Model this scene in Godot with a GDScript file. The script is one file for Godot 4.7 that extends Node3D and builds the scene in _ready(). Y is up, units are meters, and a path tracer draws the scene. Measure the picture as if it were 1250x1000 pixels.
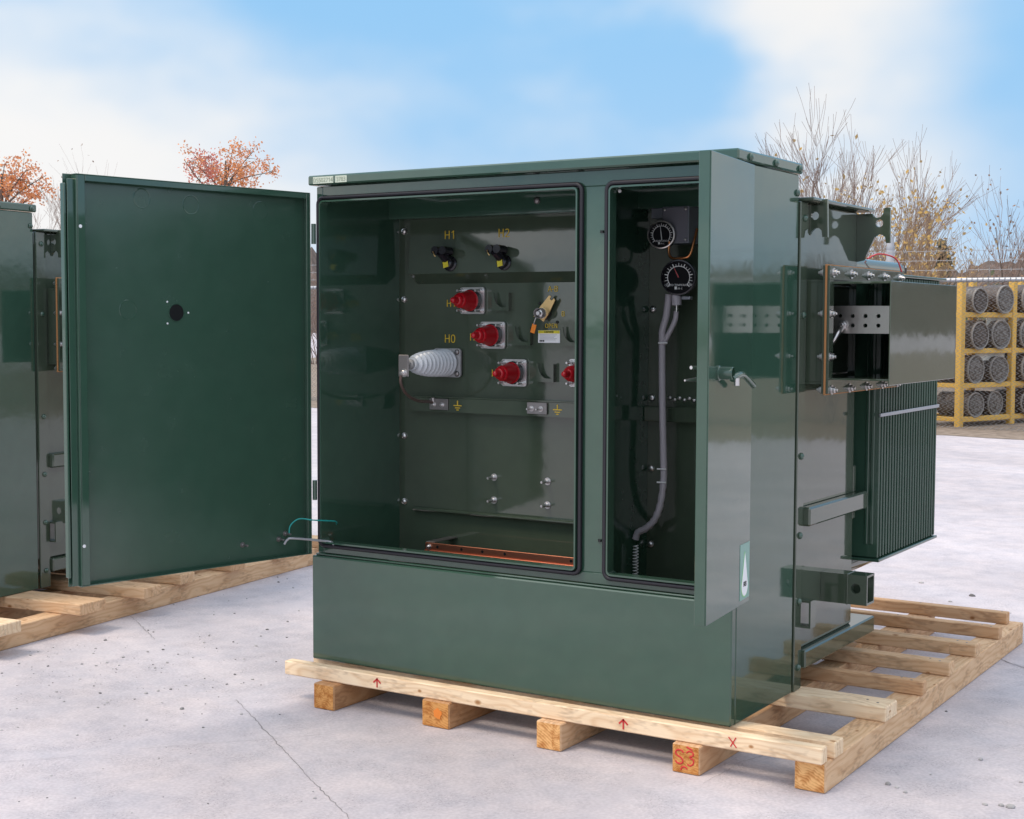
extends Node3D
# ---------------------------------------------------------------- globals
var xf := Transform3D()          # applied to everything added to a SurfaceTool
var uvk := 0.0                   # >0: boxes get lumber UVs (metres * uvk along the longest side)
var uvo := Vector2.ZERO
var M := {}
var cache := {}
var used := {}

const GY := 0.138                # cabinet underside above the ground

# ---------------------------------------------------------------- small helpers
func lin(r: float, g: float, b: float) -> Color:
	return Color(r, g, b).linear_to_srgb()

func mat(r: float, g: float, b: float, rough := 0.6, metal := 0.0, spec := 0.5) -> StandardMaterial3D:
	var m := StandardMaterial3D.new()
	m.albedo_color = lin(r, g, b)
	m.roughness = rough
	m.metallic = metal
	m.metallic_specular = spec
	return m

func noise_tex(n: int, freq: float, oct: int, seed_: int, lo: Color, hi: Color, as_normal := false, bump := 4.0, kind := FastNoiseLite.TYPE_SIMPLEX_SMOOTH) -> NoiseTexture2D:
	var f := FastNoiseLite.new()
	f.noise_type = kind
	f.seed = seed_
	f.frequency = freq
	f.fractal_octaves = oct
	var t := NoiseTexture2D.new()
	t.width = n
	t.height = n
	t.seamless = true
	t.noise = f
	if as_normal:
		t.as_normal_map = true
		t.bump_strength = bump
	else:
		var g := Gradient.new()
		g.set_color(0, lo)
		g.set_color(1, hi)
		t.color_ramp = g
	return t

func numbered(n: String) -> String:
	if not used.has(n):
		used[n] = 0
		return n
	used[n] += 1
	return "%s_%03d" % [n, used[n]]

func thing(called: String, label: String, category: String, at := Vector3.ZERO, turn := 0.0, group := "") -> Node3D:
	var o := Node3D.new()
	o.name = numbered(called)
	add_child(o)
	o.position = at
	o.rotation.y = turn
	tag(o, label, category, group)
	return o

func tag(o: Node, label: String, category := "", group := "", kind := "") -> void:
	if label: o.set_meta("label", label)
	if category: o.set_meta("category", category)
	if group: o.set_meta("group", group)
	if kind: o.set_meta("kind", kind)

func S() -> SurfaceTool:
	var s := SurfaceTool.new()
	s.begin(Mesh.PRIMITIVE_TRIANGLES)
	return s

func put(s, called: String, m: Material, parent: Node = self, label := "") -> MeshInstance3D:
	var o := MeshInstance3D.new()
	o.name = called if parent != self else numbered(called)
	var me: Mesh = s.commit() if s is SurfaceTool else s
	o.mesh = me
	if m: o.material_override = m
	parent.add_child(o, true)
	if label: o.set_meta("label", label)
	return o

func vert(s: SurfaceTool, p: Vector3, n: Vector3, uv := Vector2.ZERO) -> void:
	s.set_normal((xf.basis * n).normalized())
	s.set_uv(uv)
	s.add_vertex(xf * p)

func tri(s: SurfaceTool, a: Vector3, b: Vector3, c: Vector3, n: Vector3, na = null, nb = null, nc = null, ua := Vector2.ZERO, ub := Vector2.ZERO, uc := Vector2.ZERO) -> void:
	var A = na if na != null else n
	var Bn = nb if nb != null else n
	var Cn = nc if nc != null else n
	if ((b - a).cross(c - a).dot(n) > 0.0) == (xf.basis.determinant() > 0.0):
		vert(s, a, A, ua); vert(s, c, Cn, uc); vert(s, b, Bn, ub)
	else:
		vert(s, a, A, ua); vert(s, b, Bn, ub); vert(s, c, Cn, uc)

func quad(s: SurfaceTool, a: Vector3, b: Vector3, c: Vector3, d: Vector3, out: Vector3, uvs := []) -> void:
	var n := (b - a).cross(d - a)
	if n.length_squared() < 1e-18: n = (c - b).cross(d - b)
	n = n.normalized()
	if n.dot(out) < 0.0: n = -n
	if uvs.is_empty():
		tri(s, a, b, c, n); tri(s, a, c, d, n)
	else:
		tri(s, a, b, c, n, null, null, null, uvs[0], uvs[1], uvs[2]); tri(s, a, c, d, n, null, null, null, uvs[0], uvs[2], uvs[3])

func buv(p: Vector3, axis: int, long: int) -> Vector2:
	if uvk <= 0.0: return Vector2.ZERO
	var o := [0, 1, 2]
	o.erase(axis)
	if axis == long:
		return Vector2(p[o[0]] * 3.0, p[o[1]] * 3.0) * uvk + uvo
	var other: int = o[0] if o[1] == long else o[1]
	return Vector2(p[long] * uvk, p[other] * uvk * 3.4 + float(axis) * 0.31) + uvo

# a box with chamfered edges, 44 triangles
func box(s: SurfaceTool, lo: Vector3, hi: Vector3, bev := 0.0) -> void:
	var c := (lo + hi) * 0.5
	var h := (hi - lo) * 0.5
	bev = minf(bev, minf(h.x, minf(h.y, h.z)) * 0.9)
	var long := 0
	if h.y > h[long]: long = 1
	if h.z > h[long]: long = 2
	var P := func(ax: int, sg: Array) -> Vector3:
		var v := Vector3()
		for k in 3: v[k] = c[k] + sg[k] * (h[k] if k == ax else h[k] - bev)
		return v
	for ax in 3:
		var u := (ax + 1) % 3
		var w := (ax + 2) % 3
		for sg in [-1.0, 1.0]:
			var pts := []
			var uvs := []
			for k in [[-1.0, -1.0], [1.0, -1.0], [1.0, 1.0], [-1.0, 1.0]]:
				var a := [0.0, 0.0, 0.0]
				a[ax] = sg; a[u] = k[0]; a[w] = k[1]
				var p: Vector3 = P.call(ax, a)
				pts.append(p)
				uvs.append(buv(p, ax, long))
			var n := Vector3(); n[ax] = sg
			quad(s, pts[0], pts[1], pts[2], pts[3], n, uvs)
	if bev <= 0.0: return
	for ax in 3:                     # the edge runs along ax, between the faces u and w
		var u := (ax + 1) % 3
		var w := (ax + 2) % 3
		for su in [-1.0, 1.0]:
			for sw in [-1.0, 1.0]:
				var a := [0.0, 0.0, 0.0]
				a[u] = su; a[w] = sw
				a[ax] = -1.0
				var p0: Vector3 = P.call(u, a)
				var p1: Vector3 = P.call(w, a)
				a[ax] = 1.0
				var p2: Vector3 = P.call(w, a)
				var p3: Vector3 = P.call(u, a)
				var n := Vector3(); n[u] = su; n[w] = sw
				quad(s, p0, p1, p2, p3, n, [buv(p0, u, long), buv(p1, u, long), buv(p2, u, long), buv(p3, u, long)])
	for sx in [-1.0, 1.0]:
		for sy in [-1.0, 1.0]:
			for sz in [-1.0, 1.0]:
				var a := [sx, sy, sz]
				tri(s, P.call(0, a), P.call(1, a), P.call(2, a), Vector3(sx, sy, sz).normalized())

# surface of revolution about local +Z; profile [[radius, z], ...]
func lathe(s: SurfaceTool, prof: Array, segs := 20) -> void:
	for i in prof.size() - 1:
		var r0: float = prof[i][0]; var z0: float = prof[i][1]
		var r1: float = prof[i + 1][0]; var z1: float = prof[i + 1][1]
		var d := Vector2(r1 - r0, z1 - z0)
		if d.length() < 1e-7: continue
		var nn := Vector2(d.y, -d.x).normalized()
		for k in segs:
			var a := TAU * k / segs
			var b := TAU * (k + 1) / segs
			var na := Vector3(cos(a) * nn.x, sin(a) * nn.x, nn.y)
			var nb := Vector3(cos(b) * nn.x, sin(b) * nn.x, nn.y)
			var p0 := Vector3(cos(a) * r0, sin(a) * r0, z0)
			var p1 := Vector3(cos(b) * r0, sin(b) * r0, z0)
			var p2 := Vector3(cos(b) * r1, sin(b) * r1, z1)
			var p3 := Vector3(cos(a) * r1, sin(a) * r1, z1)
			if r0 > 1e-6: tri(s, p0, p1, p2, na + nb, na, nb, nb)
			if r1 > 1e-6: tri(s, p0, p2, p3, na + nb, na, nb, na)

func tube(s: SurfaceTool, pts: Array, rad, segs := 8, closed := false, caps := true) -> void:
	var n := pts.size()
	var rings := []
	var up := Vector3.UP
	var t0: Vector3 = (pts[1] - pts[0]).normalized()
	if absf(t0.dot(up)) > 0.9: up = Vector3.RIGHT
	var side := t0.cross(up).normalized()
	for i in n:
		var t: Vector3
		if closed: t = (pts[(i + 1) % n] - pts[(i - 1 + n) % n]).normalized()
		elif i == 0: t = (pts[1] - pts[0]).normalized()
		elif i == n - 1: t = (pts[i] - pts[i - 1]).normalized()
		else: t = (pts[i + 1] - pts[i - 1]).normalized()
		side = (side - t * side.dot(t)).normalized()
		var bi := t.cross(side)
		var r: float = rad[i] if rad is Array else rad
		var ring := []
		for k in segs:
			var a := TAU * k / segs
			var d := side * cos(a) + bi * sin(a)
			ring.append([pts[i] + d * r, d])
		rings.append(ring)
	for i in (n if closed else n - 1):
		var A: Array = rings[i]
		var Bq: Array = rings[(i + 1) % n]
		for k in segs:
			var l := (k + 1) % segs
			var o: Vector3 = A[k][1] + A[l][1]
			tri(s, A[k][0], A[l][0], Bq[l][0], o, A[k][1], A[l][1], Bq[l][1])
			tri(s, A[k][0], Bq[l][0], Bq[k][0], o, A[k][1], Bq[l][1], Bq[k][1])
	if caps and not closed:
		for e in [0, n - 1]:
			var t: Vector3 = (pts[0] - pts[1]) if e == 0 else (pts[n - 1] - pts[n - 2])
			for k in segs:
				tri(s, pts[e], rings[e][k][0], rings[e][(k + 1) % segs][0], t.normalized())

func smooth(pts: Array, per := 6) -> Array:
	var out := []
	for i in pts.size() - 1:
		var p0: Vector3 = pts[maxi(i - 1, 0)]
		var p3: Vector3 = pts[mini(i + 2, pts.size() - 1)]
		for k in per:
			out.append((pts[i] as Vector3).cubic_interpolate(pts[i + 1], p0, p3, float(k) / per))
	out.append(pts[-1])
	return out

# polygon in x,y extruded from z0 to z1
func prism(s: SurfaceTool, poly: Array, z0: float, z1: float) -> void:
	var pp := PackedVector2Array(poly)
	var idx := Geometry2D.triangulate_polygon(pp)
	for z in [z0, z1]:
		var n := Vector3(0, 0, 1.0 if (z == z1) == (z1 > z0) else -1.0)
		for i in range(0, idx.size(), 3):
			var a := pp[idx[i]]; var b := pp[idx[i + 1]]; var c := pp[idx[i + 2]]
			tri(s, Vector3(a.x, a.y, z), Vector3(b.x, b.y, z), Vector3(c.x, c.y, z), n)
	var cw := Geometry2D.is_polygon_clockwise(pp)
	for i in pp.size():
		var a := pp[i]; var b := pp[(i + 1) % pp.size()]
		var d := (b - a)
		var n2 := Vector2(d.y, -d.x) * (-1.0 if cw else 1.0)
		quad(s, Vector3(a.x, a.y, z0), Vector3(b.x, b.y, z0), Vector3(b.x, b.y, z1), Vector3(a.x, a.y, z1), Vector3(n2.x, n2.y, 0))

func rrect(x0: float, y0: float, x1: float, y1: float, z: float, r: float, per := 5) -> Array:
	var out := []
	for c in [[x1 - r, y1 - r, 0.0], [x0 + r, y1 - r, PI / 2], [x0 + r, y0 + r, PI], [x1 - r, y0 + r, 3 * PI / 2]]:
		for k in per + 1:
			var a: float = c[2] + PI / 2 * k / per
			out.append(Vector3(c[0] + cos(a) * r, c[1] + sin(a) * r, z))
	return out

# a band of rectangular section along a rounded rectangle: width w outwards, from z0 to z1
func band(s: SurfaceTool, inner: Array, outer: Array, z0: float, z1: float) -> void:
	var n := inner.size()
	for i in n:
		var j := (i + 1) % n
		var a: Vector3 = inner[i]; var b: Vector3 = inner[j]
		var c: Vector3 = outer[i]; var d: Vector3 = outer[j]
		var o := (c + d - a - b)
		var A := Vector3(a.x, a.y, z1); var Bv := Vector3(b.x, b.y, z1); var Cv := Vector3(c.x, c.y, z1); var D := Vector3(d.x, d.y, z1)
		var e := Vector3(0, 0, z0 - z1)
		quad(s, A, Bv, D, Cv, Vector3(0, 0, z1 - z0))
		quad(s, A, Bv, Bv + e, A + e, -o)
		quad(s, Cv, D, D + e, Cv + e, o)

func facing(at: Vector3, dir: Vector3, roll := 0.0) -> Transform3D:   # local +Z looks along dir
	var z := dir.normalized()
	var up := Vector3.UP if absf(z.y) < 0.95 else Vector3.RIGHT
	var x := up.cross(z).normalized()
	return Transform3D(Basis(x, z.cross(x), z) * Basis(Vector3(0, 0, 1), roll), at)

func bolt_mesh(kind: String) -> Mesh:
	if cache.has("bolt" + kind): return cache["bolt" + kind]
	var s := S()
	var keep := xf
	xf = Transform3D()
	match kind:
		"round":     # painted carriage head
			lathe(s, [[0.011, 0.0], [0.0115, 0.003], [0.009, 0.007], [0.005, 0.0095], [0.0, 0.0105]], 14)
		"hex":       # nut, washer and a short end of thread
			lathe(s, [[0.0135, 0.0], [0.0135, 0.0025], [0.0, 0.0025]], 16)
			lathe(s, [[0.0095, 0.0025], [0.0095, 0.010], [0.008, 0.0115], [0.0, 0.0115]], 6)
			lathe(s, [[0.0048, 0.0115], [0.0048, 0.017], [0.004, 0.018], [0.0, 0.018]], 10)
		"stud":      # nut with a long stud through it
			lathe(s, [[0.0135, 0.0], [0.0135, 0.0025], [0.0, 0.0025]], 16)
			lathe(s, [[0.0095, 0.0025], [0.0095, 0.011], [0.008, 0.0125], [0.0, 0.0125]], 6)
			lathe(s, [[0.0055, 0.0125], [0.0055, 0.042], [0.0045, 0.044], [0.0, 0.044]], 10)
	xf = keep
	cache["bolt" + kind] = s.commit()
	return cache["bolt" + kind]

func bolt(parent: Node, at: Vector3, dir: Vector3, kind: String, m: Material, k := 1.0, called := "bolt") -> void:
	var o := put(bolt_mesh(kind), called, m, parent)
	o.transform = facing(at, dir, at.y * 37.0).scaled_local(Vector3.ONE * k)

func letters(parent: Node, text: String, at: Vector3, h: float, m: Material, dir := Vector3(0, 0, 1), called := "lettering", squeeze := 1.0, bold := 400) -> MeshInstance3D:
	var t := TextMesh.new()
	var f := SystemFont.new()
	f.font_names = PackedStringArray(["Droid Sans"])
	f.font_weight = bold
	t.font = f
	t.text = text
	t.font_size = 64
	t.pixel_size = h / 46.0
	t.depth = 0.0012
	var o := put(t, called, m, parent)
	o.transform = facing(at, dir).scaled_local(Vector3(squeeze, 1, 1))
	return o

# ---------------------------------------------------------------- textures
func wood_image(seed_: int) -> ImageTexture:
	var w := 1024
	var h := 256
	var n := FastNoiseLite.new(); n.seed = seed_; n.frequency = 0.006; n.fractal_octaves = 3
	var g := FastNoiseLite.new(); g.seed = seed_ + 9; g.frequency = 0.05; g.fractal_octaves = 2
	var rng := RandomNumberGenerator.new(); rng.seed = seed_ * 7 + 3
	var knots := []
	for i in 4: knots.append([rng.randf() * w, rng.randf() * h, rng.randf_range(3.0, 6.0)])
	var im := Image.create(w, h, false, Image.FORMAT_RGB8)
	var light := Color(0.95, 0.88, 0.78)
	var dark := Color(0.80, 0.66, 0.52)
	for y in h:
		for x in w:
			var yy := float(y) + n.get_noise_2d(x * 0.35, y * 1.2) * 46.0
			var kn := 0.0
			for k in knots:
				var dx: float = absf(x - k[0]); dx = minf(dx, w - dx) * 0.55
				var dy: float = y - k[1]
				var d2: float = sqrt(dx * dx + dy * dy) / k[2]
				if d2 < 6.0:
					yy += signf(dy) * k[2] * 1.6 * exp(-d2 * 0.9)
					kn = maxf(kn, clampf(1.5 - d2, 0.0, 1.0))
			var ring := 0.5 + 0.5 * sin(yy * 0.34)
			ring = pow(ring, 2.4)
			var fine := g.get_noise_2d(x * 0.06, y * 4.0) * 0.5 + 0.5
			var blot := n.get_noise_2d(x * 0.9 + 400.0, y * 1.5) * 0.5 + 0.5
			var t := clampf(0.42 * ring + 0.32 * fine + 0.34 * blot - 0.12, 0.0, 1.0)
			var c := light.lerp(dark, t * 0.8)
			var dirt := clampf((g.get_noise_2d(x * 0.5 + 900.0, y * 2.0) * 0.8 + n.get_noise_2d(x * 0.8, y * 2.0 + 77.0) * 1.3 - 0.12) * 1.3, 0.0, 1.0)
			c = c.lerp(Color(0.62, 0.53, 0.45), dirt * 0.38)
			c = c.lerp(Color(0.58, 0.40, 0.25), kn * 0.8)
			im.set_pixel(x, y, c)
	return ImageTexture.create_from_image(im)

func end_image() -> ImageTexture:
	var n := FastNoiseLite.new(); n.seed = 77; n.frequency = 0.02; n.fractal_octaves = 3
	var im := Image.create(256, 256, false, Image.FORMAT_RGB8)
	for y in 256:
		for x in 256:
			var w := n.get_noise_2d(x, y)
			var r := Vector2(x - 80.0 + w * 22.0, y - 300.0 + w * 18.0).length()
			var ring := pow(0.5 + 0.5 * sin(r * 0.62), 1.3)
			var c := Color(0.90, 0.72, 0.50).lerp(Color(0.70, 0.47, 0.27), clampf(ring * 0.5 + w * 0.9 + 0.1, 0.0, 1.0))
			im.set_pixel(x, y, c)
	return ImageTexture.create_from_image(im)

func concrete_images() -> Array:
	var N := 1024
	var L := []
	for d in [[11, 0.006, 5], [12, 0.03, 4], [13, 0.16, 2], [14, 0.35, 1], [15, 0.012, 3]]:
		var f := FastNoiseLite.new(); f.seed = d[0]; f.frequency = d[1]; f.fractal_octaves = d[2]
		f.noise_type = FastNoiseLite.TYPE_SIMPLEX_SMOOTH
		var im := f.get_seamless_image(N, N)
		im.convert(Image.FORMAT_L8)
		L.append(im.get_data())
	var rgb := PackedByteArray(); rgb.resize(N * N * 3)
	var hgt := PackedByteArray(); hgt.resize(N * N)
	var a0: PackedByteArray = L[0]; var a1: PackedByteArray = L[1]; var a2: PackedByteArray = L[2]; var a3: PackedByteArray = L[3]; var a4: PackedByteArray = L[4]
	for i in N * N:
		var big := a0[i] / 255.0
		var mid := a1[i] / 255.0
		var fine := a2[i] / 255.0
		var grit := a3[i] / 255.0
		var v := 0.79 + (big - 0.5) * 0.05 + (mid - 0.5) * 0.045 + (fine - 0.5) * 0.085
		var rough := clampf((a4[i] / 255.0 - 0.42) * 4.0, 0.0, 1.0)    # patches where the laitance has worn off
		v -= rough * 0.022
		if grit > 0.86: v += 0.07 * rough
		if grit < 0.17: v -= 0.09 * (0.3 + rough)
		var warm := (big - 0.5) * 0.018 + (mid - 0.5) * 0.008
		rgb[i * 3] = int(clampf(v + warm, 0, 1) * 255)
		rgb[i * 3 + 1] = int(clampf(v - 0.018, 0, 1) * 255)
		rgb[i * 3 + 2] = int(clampf(v + 0.012 - warm, 0, 1) * 255)
		hgt[i] = int(clampf(0.5 + (fine - 0.5) * 0.4 + (grit - 0.5) * 0.5 * (0.4 + rough) + (mid - 0.5) * 0.5, 0, 1) * 255)
	return [ImageTexture.create_from_image(Image.create_from_data(N, N, false, Image.FORMAT_RGB8, rgb)),
		ImageTexture.create_from_image(Image.create_from_data(N, N, false, Image.FORMAT_L8, hgt))]

func sky_texture() -> ImageTexture:
	var w := 1024
	var h := 512
	var f := FastNoiseLite.new(); f.seed = 5; f.frequency = 1.9; f.fractal_octaves = 6; f.fractal_gain = 0.55
	var g := FastNoiseLite.new(); g.seed = 8; g.frequency = 5.0; g.fractal_octaves = 5; g.fractal_gain = 0.55
	var im := Image.create(w, h, false, Image.FORMAT_RGBF)
	# soft white banks: azimuth, height, half widths (radians), strength
	var banks := [[-0.86, 0.12, 0.19, 0.12, 0.85], [-0.335, 0.15, 0.075, 0.15, 0.82], [-0.37, 0.23, 0.12, 0.06, 0.45], [-0.62, 0.05, 0.20, 0.035, 0.45], [-0.93, 0.05, 0.14, 0.08, 0.6],
		[-1.45, 0.2, 0.25, 0.12, 1.0], [0.35, 0.16, 0.25, 0.13, 1.0], [1.2, 0.2, 0.3, 0.14, 1.0], [2.1, 0.15, 0.3, 0.12, 1.0], [3.0, 0.2, 0.3, 0.15, 1.0], [-2.3, 0.18, 0.3, 0.13, 1.0]]
	var sun_dir := Vector3(-1.6, 5.6, 2.8).normalized()
	for y in h:
		var pol := PI * (y + 0.5) / h
		var el := PI / 2 - pol
		var sy := cos(pol)
		for x in w:
			var th := TAU * (x + 0.5) / w
			if el < -0.02:
				im.set_pixel(x, y, Color(0.30, 0.29, 0.29))
				continue
			var d := Vector3(sin(th) * sin(pol), sy, -cos(th) * sin(pol))
			var sq := Vector3(d.x, d.y * 2.2, d.z)
			var n := f.get_noise_3dv(sq)
			var m := g.get_noise_3dv(sq)
			var az := th if th < PI else th - TAU
			var c := 0.0
			for b in banks:
				var da: float = wrapf(az - b[0] + m * 0.035, -PI, PI) / b[2]
				var de: float = (el - b[1] + n * 0.03) / b[3]
				c += b[4] * exp(-(da * da + de * de))
			# higher up the cover closes in
			var high := smoothstep(0.28, 0.62, el)
			var cover := clampf(c * 0.80 + 0.08 + (n * 0.9 + m * 0.8) * 0.5, 0.0, 1.0)
			cover = lerpf(cover, clampf(0.62 + n * 0.9 + m * 0.3, 0.0, 1.0), high)
			# away from the clear side the cover thickens, and it brightens towards the veiled sun
			var side := smoothstep(0.5, 1.3, absf(wrapf(az + 0.5675, -PI, PI)))
			cover = lerpf(cover, clampf(0.55 + n * 0.8 + m * 0.4, 0.0, 1.0), side * 0.8)
			var glow := exp(-pow(d.angle_to(sun_dir) / 0.85, 2.0))
			var blue := Color(0.178, 0.395, 0.635).lerp(Color(0.13, 0.31, 0.58), smoothstep(0.25, 1.2, el))
			blue = blue.lerp(Color(0.47, 0.54, 0.62), exp(-maxf(el, 0.0) * 9.0) * 0.85)
			var white := 0.62 + maxf(0.42 * smoothstep(0.33, 0.9, el), 0.30 * side) + 0.6 * glow
			var col := blue.lerp(Color(white, white * 0.995, white * 0.99), smoothstep(0.0, 1.0, cover))
			im.set_pixel(x, y, col)
	im.resize(2048, 1024, Image.INTERPOLATE_CUBIC)
	return ImageTexture.create_from_image(im)

func make_materials() -> void:
	var wav := noise_tex(512, 0.012, 3, 21, Color.BLACK, Color.WHITE, true, 2.0)
	var smear := noise_tex(512, 0.010, 5, 22, Color(0.55, 0.55, 0.55), Color(1, 1, 1))
	var dust := noise_tex(512, 0.014, 6, 23, Color(0.95, 0.95, 0.95), Color(1.0, 1.0, 1.0))
	var paint := func(r: float, g: float, b: float, rough: float) -> StandardMaterial3D:
		var m := mat(r, g, b, rough)
		m.roughness_texture = smear
		m.albedo_texture = dust
		m.metallic_specular = 0.67
		m.uv1_triplanar = true
		m.uv1_scale = Vector3.ONE * 1.3
		m.normal_enabled = true
		m.normal_texture = wav
		m.normal_scale = 0.05
		return m
	M.green = paint.call(0.036, 0.083, 0.057, 0.085)
	M.doorpaint = paint.call(0.036, 0.083, 0.057, 0.30)
	M.tank = paint.call(0.058, 0.079, 0.055, 0.08)
	M.rubber = mat(0.012, 0.010, 0.016, 0.45)
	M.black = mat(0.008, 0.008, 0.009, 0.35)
	M.plastic = mat(0.012, 0.011, 0.016, 0.25)
	M.zinc = mat(0.62, 0.60, 0.60, 0.32, 1.0)
	M.steel = mat(0.66, 0.62, 0.59, 0.34, 1.0)
	M.dullsteel = mat(0.30, 0.28, 0.28, 0.5, 1.0)
	M.galv = mat(0.42, 0.43, 0.46, 0.5, 0.7)
	M.red = mat(0.42, 0.004, 0.012, 0.28)
	M.porcelain = mat(0.58, 0.61, 0.66, 0.25)
	M.copper = mat(0.62, 0.24, 0.15, 0.38, 1.0)
	M.coppertube = mat(0.65, 0.25, 0.10, 0.3, 1.0)
	M.brass = mat(0.70, 0.48, 0.22, 0.35, 1.0)
	M.yellow = mat(0.62, 0.42, 0.03, 0.6)
	M.tagyellow = mat(0.65, 0.55, 0.03, 0.5)
	M.orange = mat(0.80, 0.22, 0.01, 0.5)
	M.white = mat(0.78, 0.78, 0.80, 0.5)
	M.paleprint = mat(0.55, 0.60, 0.50, 0.5)
	M.print = mat(0.30, 0.34, 0.26, 0.6)
	M.ink = mat(0.02, 0.02, 0.02, 0.6)
	M.conduit = mat(0.40, 0.37, 0.41, 0.5)
	M.gasket = mat(0.42, 0.19, 0.07, 0.8)
	M.teal = mat(0.01, 0.30, 0.28, 0.4)
	M.wire = mat(0.10, 0.065, 0.055, 0.5)
	M.redwire = mat(0.60, 0.05, 0.06, 0.5)
	M.redpaint = mat(0.55, 0.03, 0.03, 0.7)
	M.orangepaint = mat(0.75, 0.22, 0.03, 0.7)
	M.dialface = mat(0.008, 0.008, 0.010, 0.6, 0.0, 0.2)
	M.dialmark = mat(0.75, 0.75, 0.75, 0.6)
	M.greyplate = mat(0.22, 0.24, 0.28, 0.4)
	M.stickergreen = mat(0.20, 0.36, 0.31, 0.4)
	M.lime = mat(0.25, 0.60, 0.20, 0.5)
	M.weathered = mat(0.33, 0.33, 0.34, 0.6)
	var wt := [wood_image(3), wood_image(17)]
	var et := end_image()
	var tone := [[0.95, 0.88, 0.80], [0.84, 0.69, 0.57], [0.74, 0.57, 0.45], [1.0, 0.95, 0.89], [0.60, 0.41, 0.28]]
	M.wood = []
	for i in tone.size():
		var m := mat(tone[i][0], tone[i][1], tone[i][2], 0.85, 0.0, 0.35)
		m.albedo_texture = wt[i % 2]
		M.wood.append(m)
	M.woodend = []
	for c in [[1.0, 0.95, 0.9], [0.80, 0.66, 0.50]]:
		var m := mat(c[0], c[1], c[2], 0.9, 0.0, 0.3)
		m.albedo_texture = et
		M.woodend.append(m)
	M.rackyellow = mat(0.74, 0.44, 0.09, 0.55)
	M.cans = []
	for d in [[0.20, 0.175, 0.155], [0.145, 0.11, 0.09], [0.25, 0.235, 0.22], [0.17, 0.125, 0.095]]:
		var m := mat(d[0], d[1], d[2], 0.5)
		m.albedo_texture = noise_tex(256, 0.03, 5, 51, Color(0.45, 0.36, 0.30), Color(1, 1, 1)) if M.cans.is_empty() else M.cans[0].albedo_texture
		m.uv1_triplanar = true
		m.uv1_scale = Vector3.ONE * 2.0
		m.metallic_specular = 0.6
		M.cans.append(m)
	M.can = M.cans[0]
	M.canlid = mat(0.30, 0.29, 0.29, 0.5)
	M.rust = mat(0.20, 0.05, 0.03, 0.8)
	M.bark = mat(0.15, 0.115, 0.095, 0.9)
	M.barkgrey = mat(0.22, 0.19, 0.17, 0.9)
	M.twig = mat(0.26, 0.18, 0.15, 0.9)
	M.twigtan = mat(0.34, 0.23, 0.15, 0.9)
	for d in [["leaforange", 0.66, 0.22, 0.035], ["leafred", 0.52, 0.10, 0.045], ["leafgold", 0.45, 0.27, 0.05], ["leafgreen", 0.08, 0.11, 0.03], ["needle", 0.035, 0.06, 0.03], ["leafbrown", 0.22, 0.12, 0.07]]:
		var m := mat(d[1], d[2], d[3], 0.7)
		m.backlight_enabled = true
		m.backlight = Color(0.5, 0.5, 0.5)
		M[d[0]] = m

# ---------------------------------------------------------------- ready
func _ready() -> void:
	setup_camera_and_light()
	make_materials()
	build_ground()
	build_pallet(Vector3.ZERO, 0.0, true)
	build_transformer(Vector3(0, GY, 0), 0.0, true)
	var npos := Vector3(-3.4157, 0, 0.33)
	build_pallet(npos, deg_to_rad(7.5), false)
	build_transformer(npos + Vector3(0, GY, 0), deg_to_rad(7.5), false)
	build_fence()
	build_racks()
	build_trees()

func setup_camera_and_light() -> void:
	var cam := Camera3D.new()
	cam.name = "camera"
	add_child(cam)
	cam.fov = rad_to_deg(2.0 * atan(500.0 / 1774.97))
	cam.near = 0.05
	cam.far = 900.0
	cam.transform = Transform3D(Basis(Vector3.UP, 0.5675) * Basis(Vector3.RIGHT, -0.0614) * Basis(Vector3(0, 0, 1), 0.0035), Vector3(3.3375, 1.2026 + 0.137, 3.9224))
	cam.current = true
	var env := Environment.new()
	env.background_mode = Environment.BG_SKY
	var sky := Sky.new()
	var pm := PanoramaSkyMaterial.new()
	pm.panorama = sky_texture()
	pm.energy_multiplier = 1.0
	sky.sky_material = pm
	env.sky = sky
	env.tonemap_mode = Environment.TONE_MAPPER_LINEAR
	env.tonemap_exposure = 1.46
	env.sdfgi_enabled = true
	env.ssao_enabled = true
	env.ssil_enabled = true
	var we := WorldEnvironment.new()
	we.name = "environment"
	we.environment = env
	add_child(we)
	var sun := DirectionalLight3D.new()
	sun.name = "sun"
	add_child(sun)
	sun.light_energy = 0.48
	sun.light_color = Color(1.0, 0.93, 0.84)
	sun.light_angular_distance = 18.0
	sun.shadow_enabled = true
	# the sun stands high, behind the camera's left shoulder
	sun.look_at_from_position(Vector3(-1.6, 5.6, 2.8), Vector3.ZERO)

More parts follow.
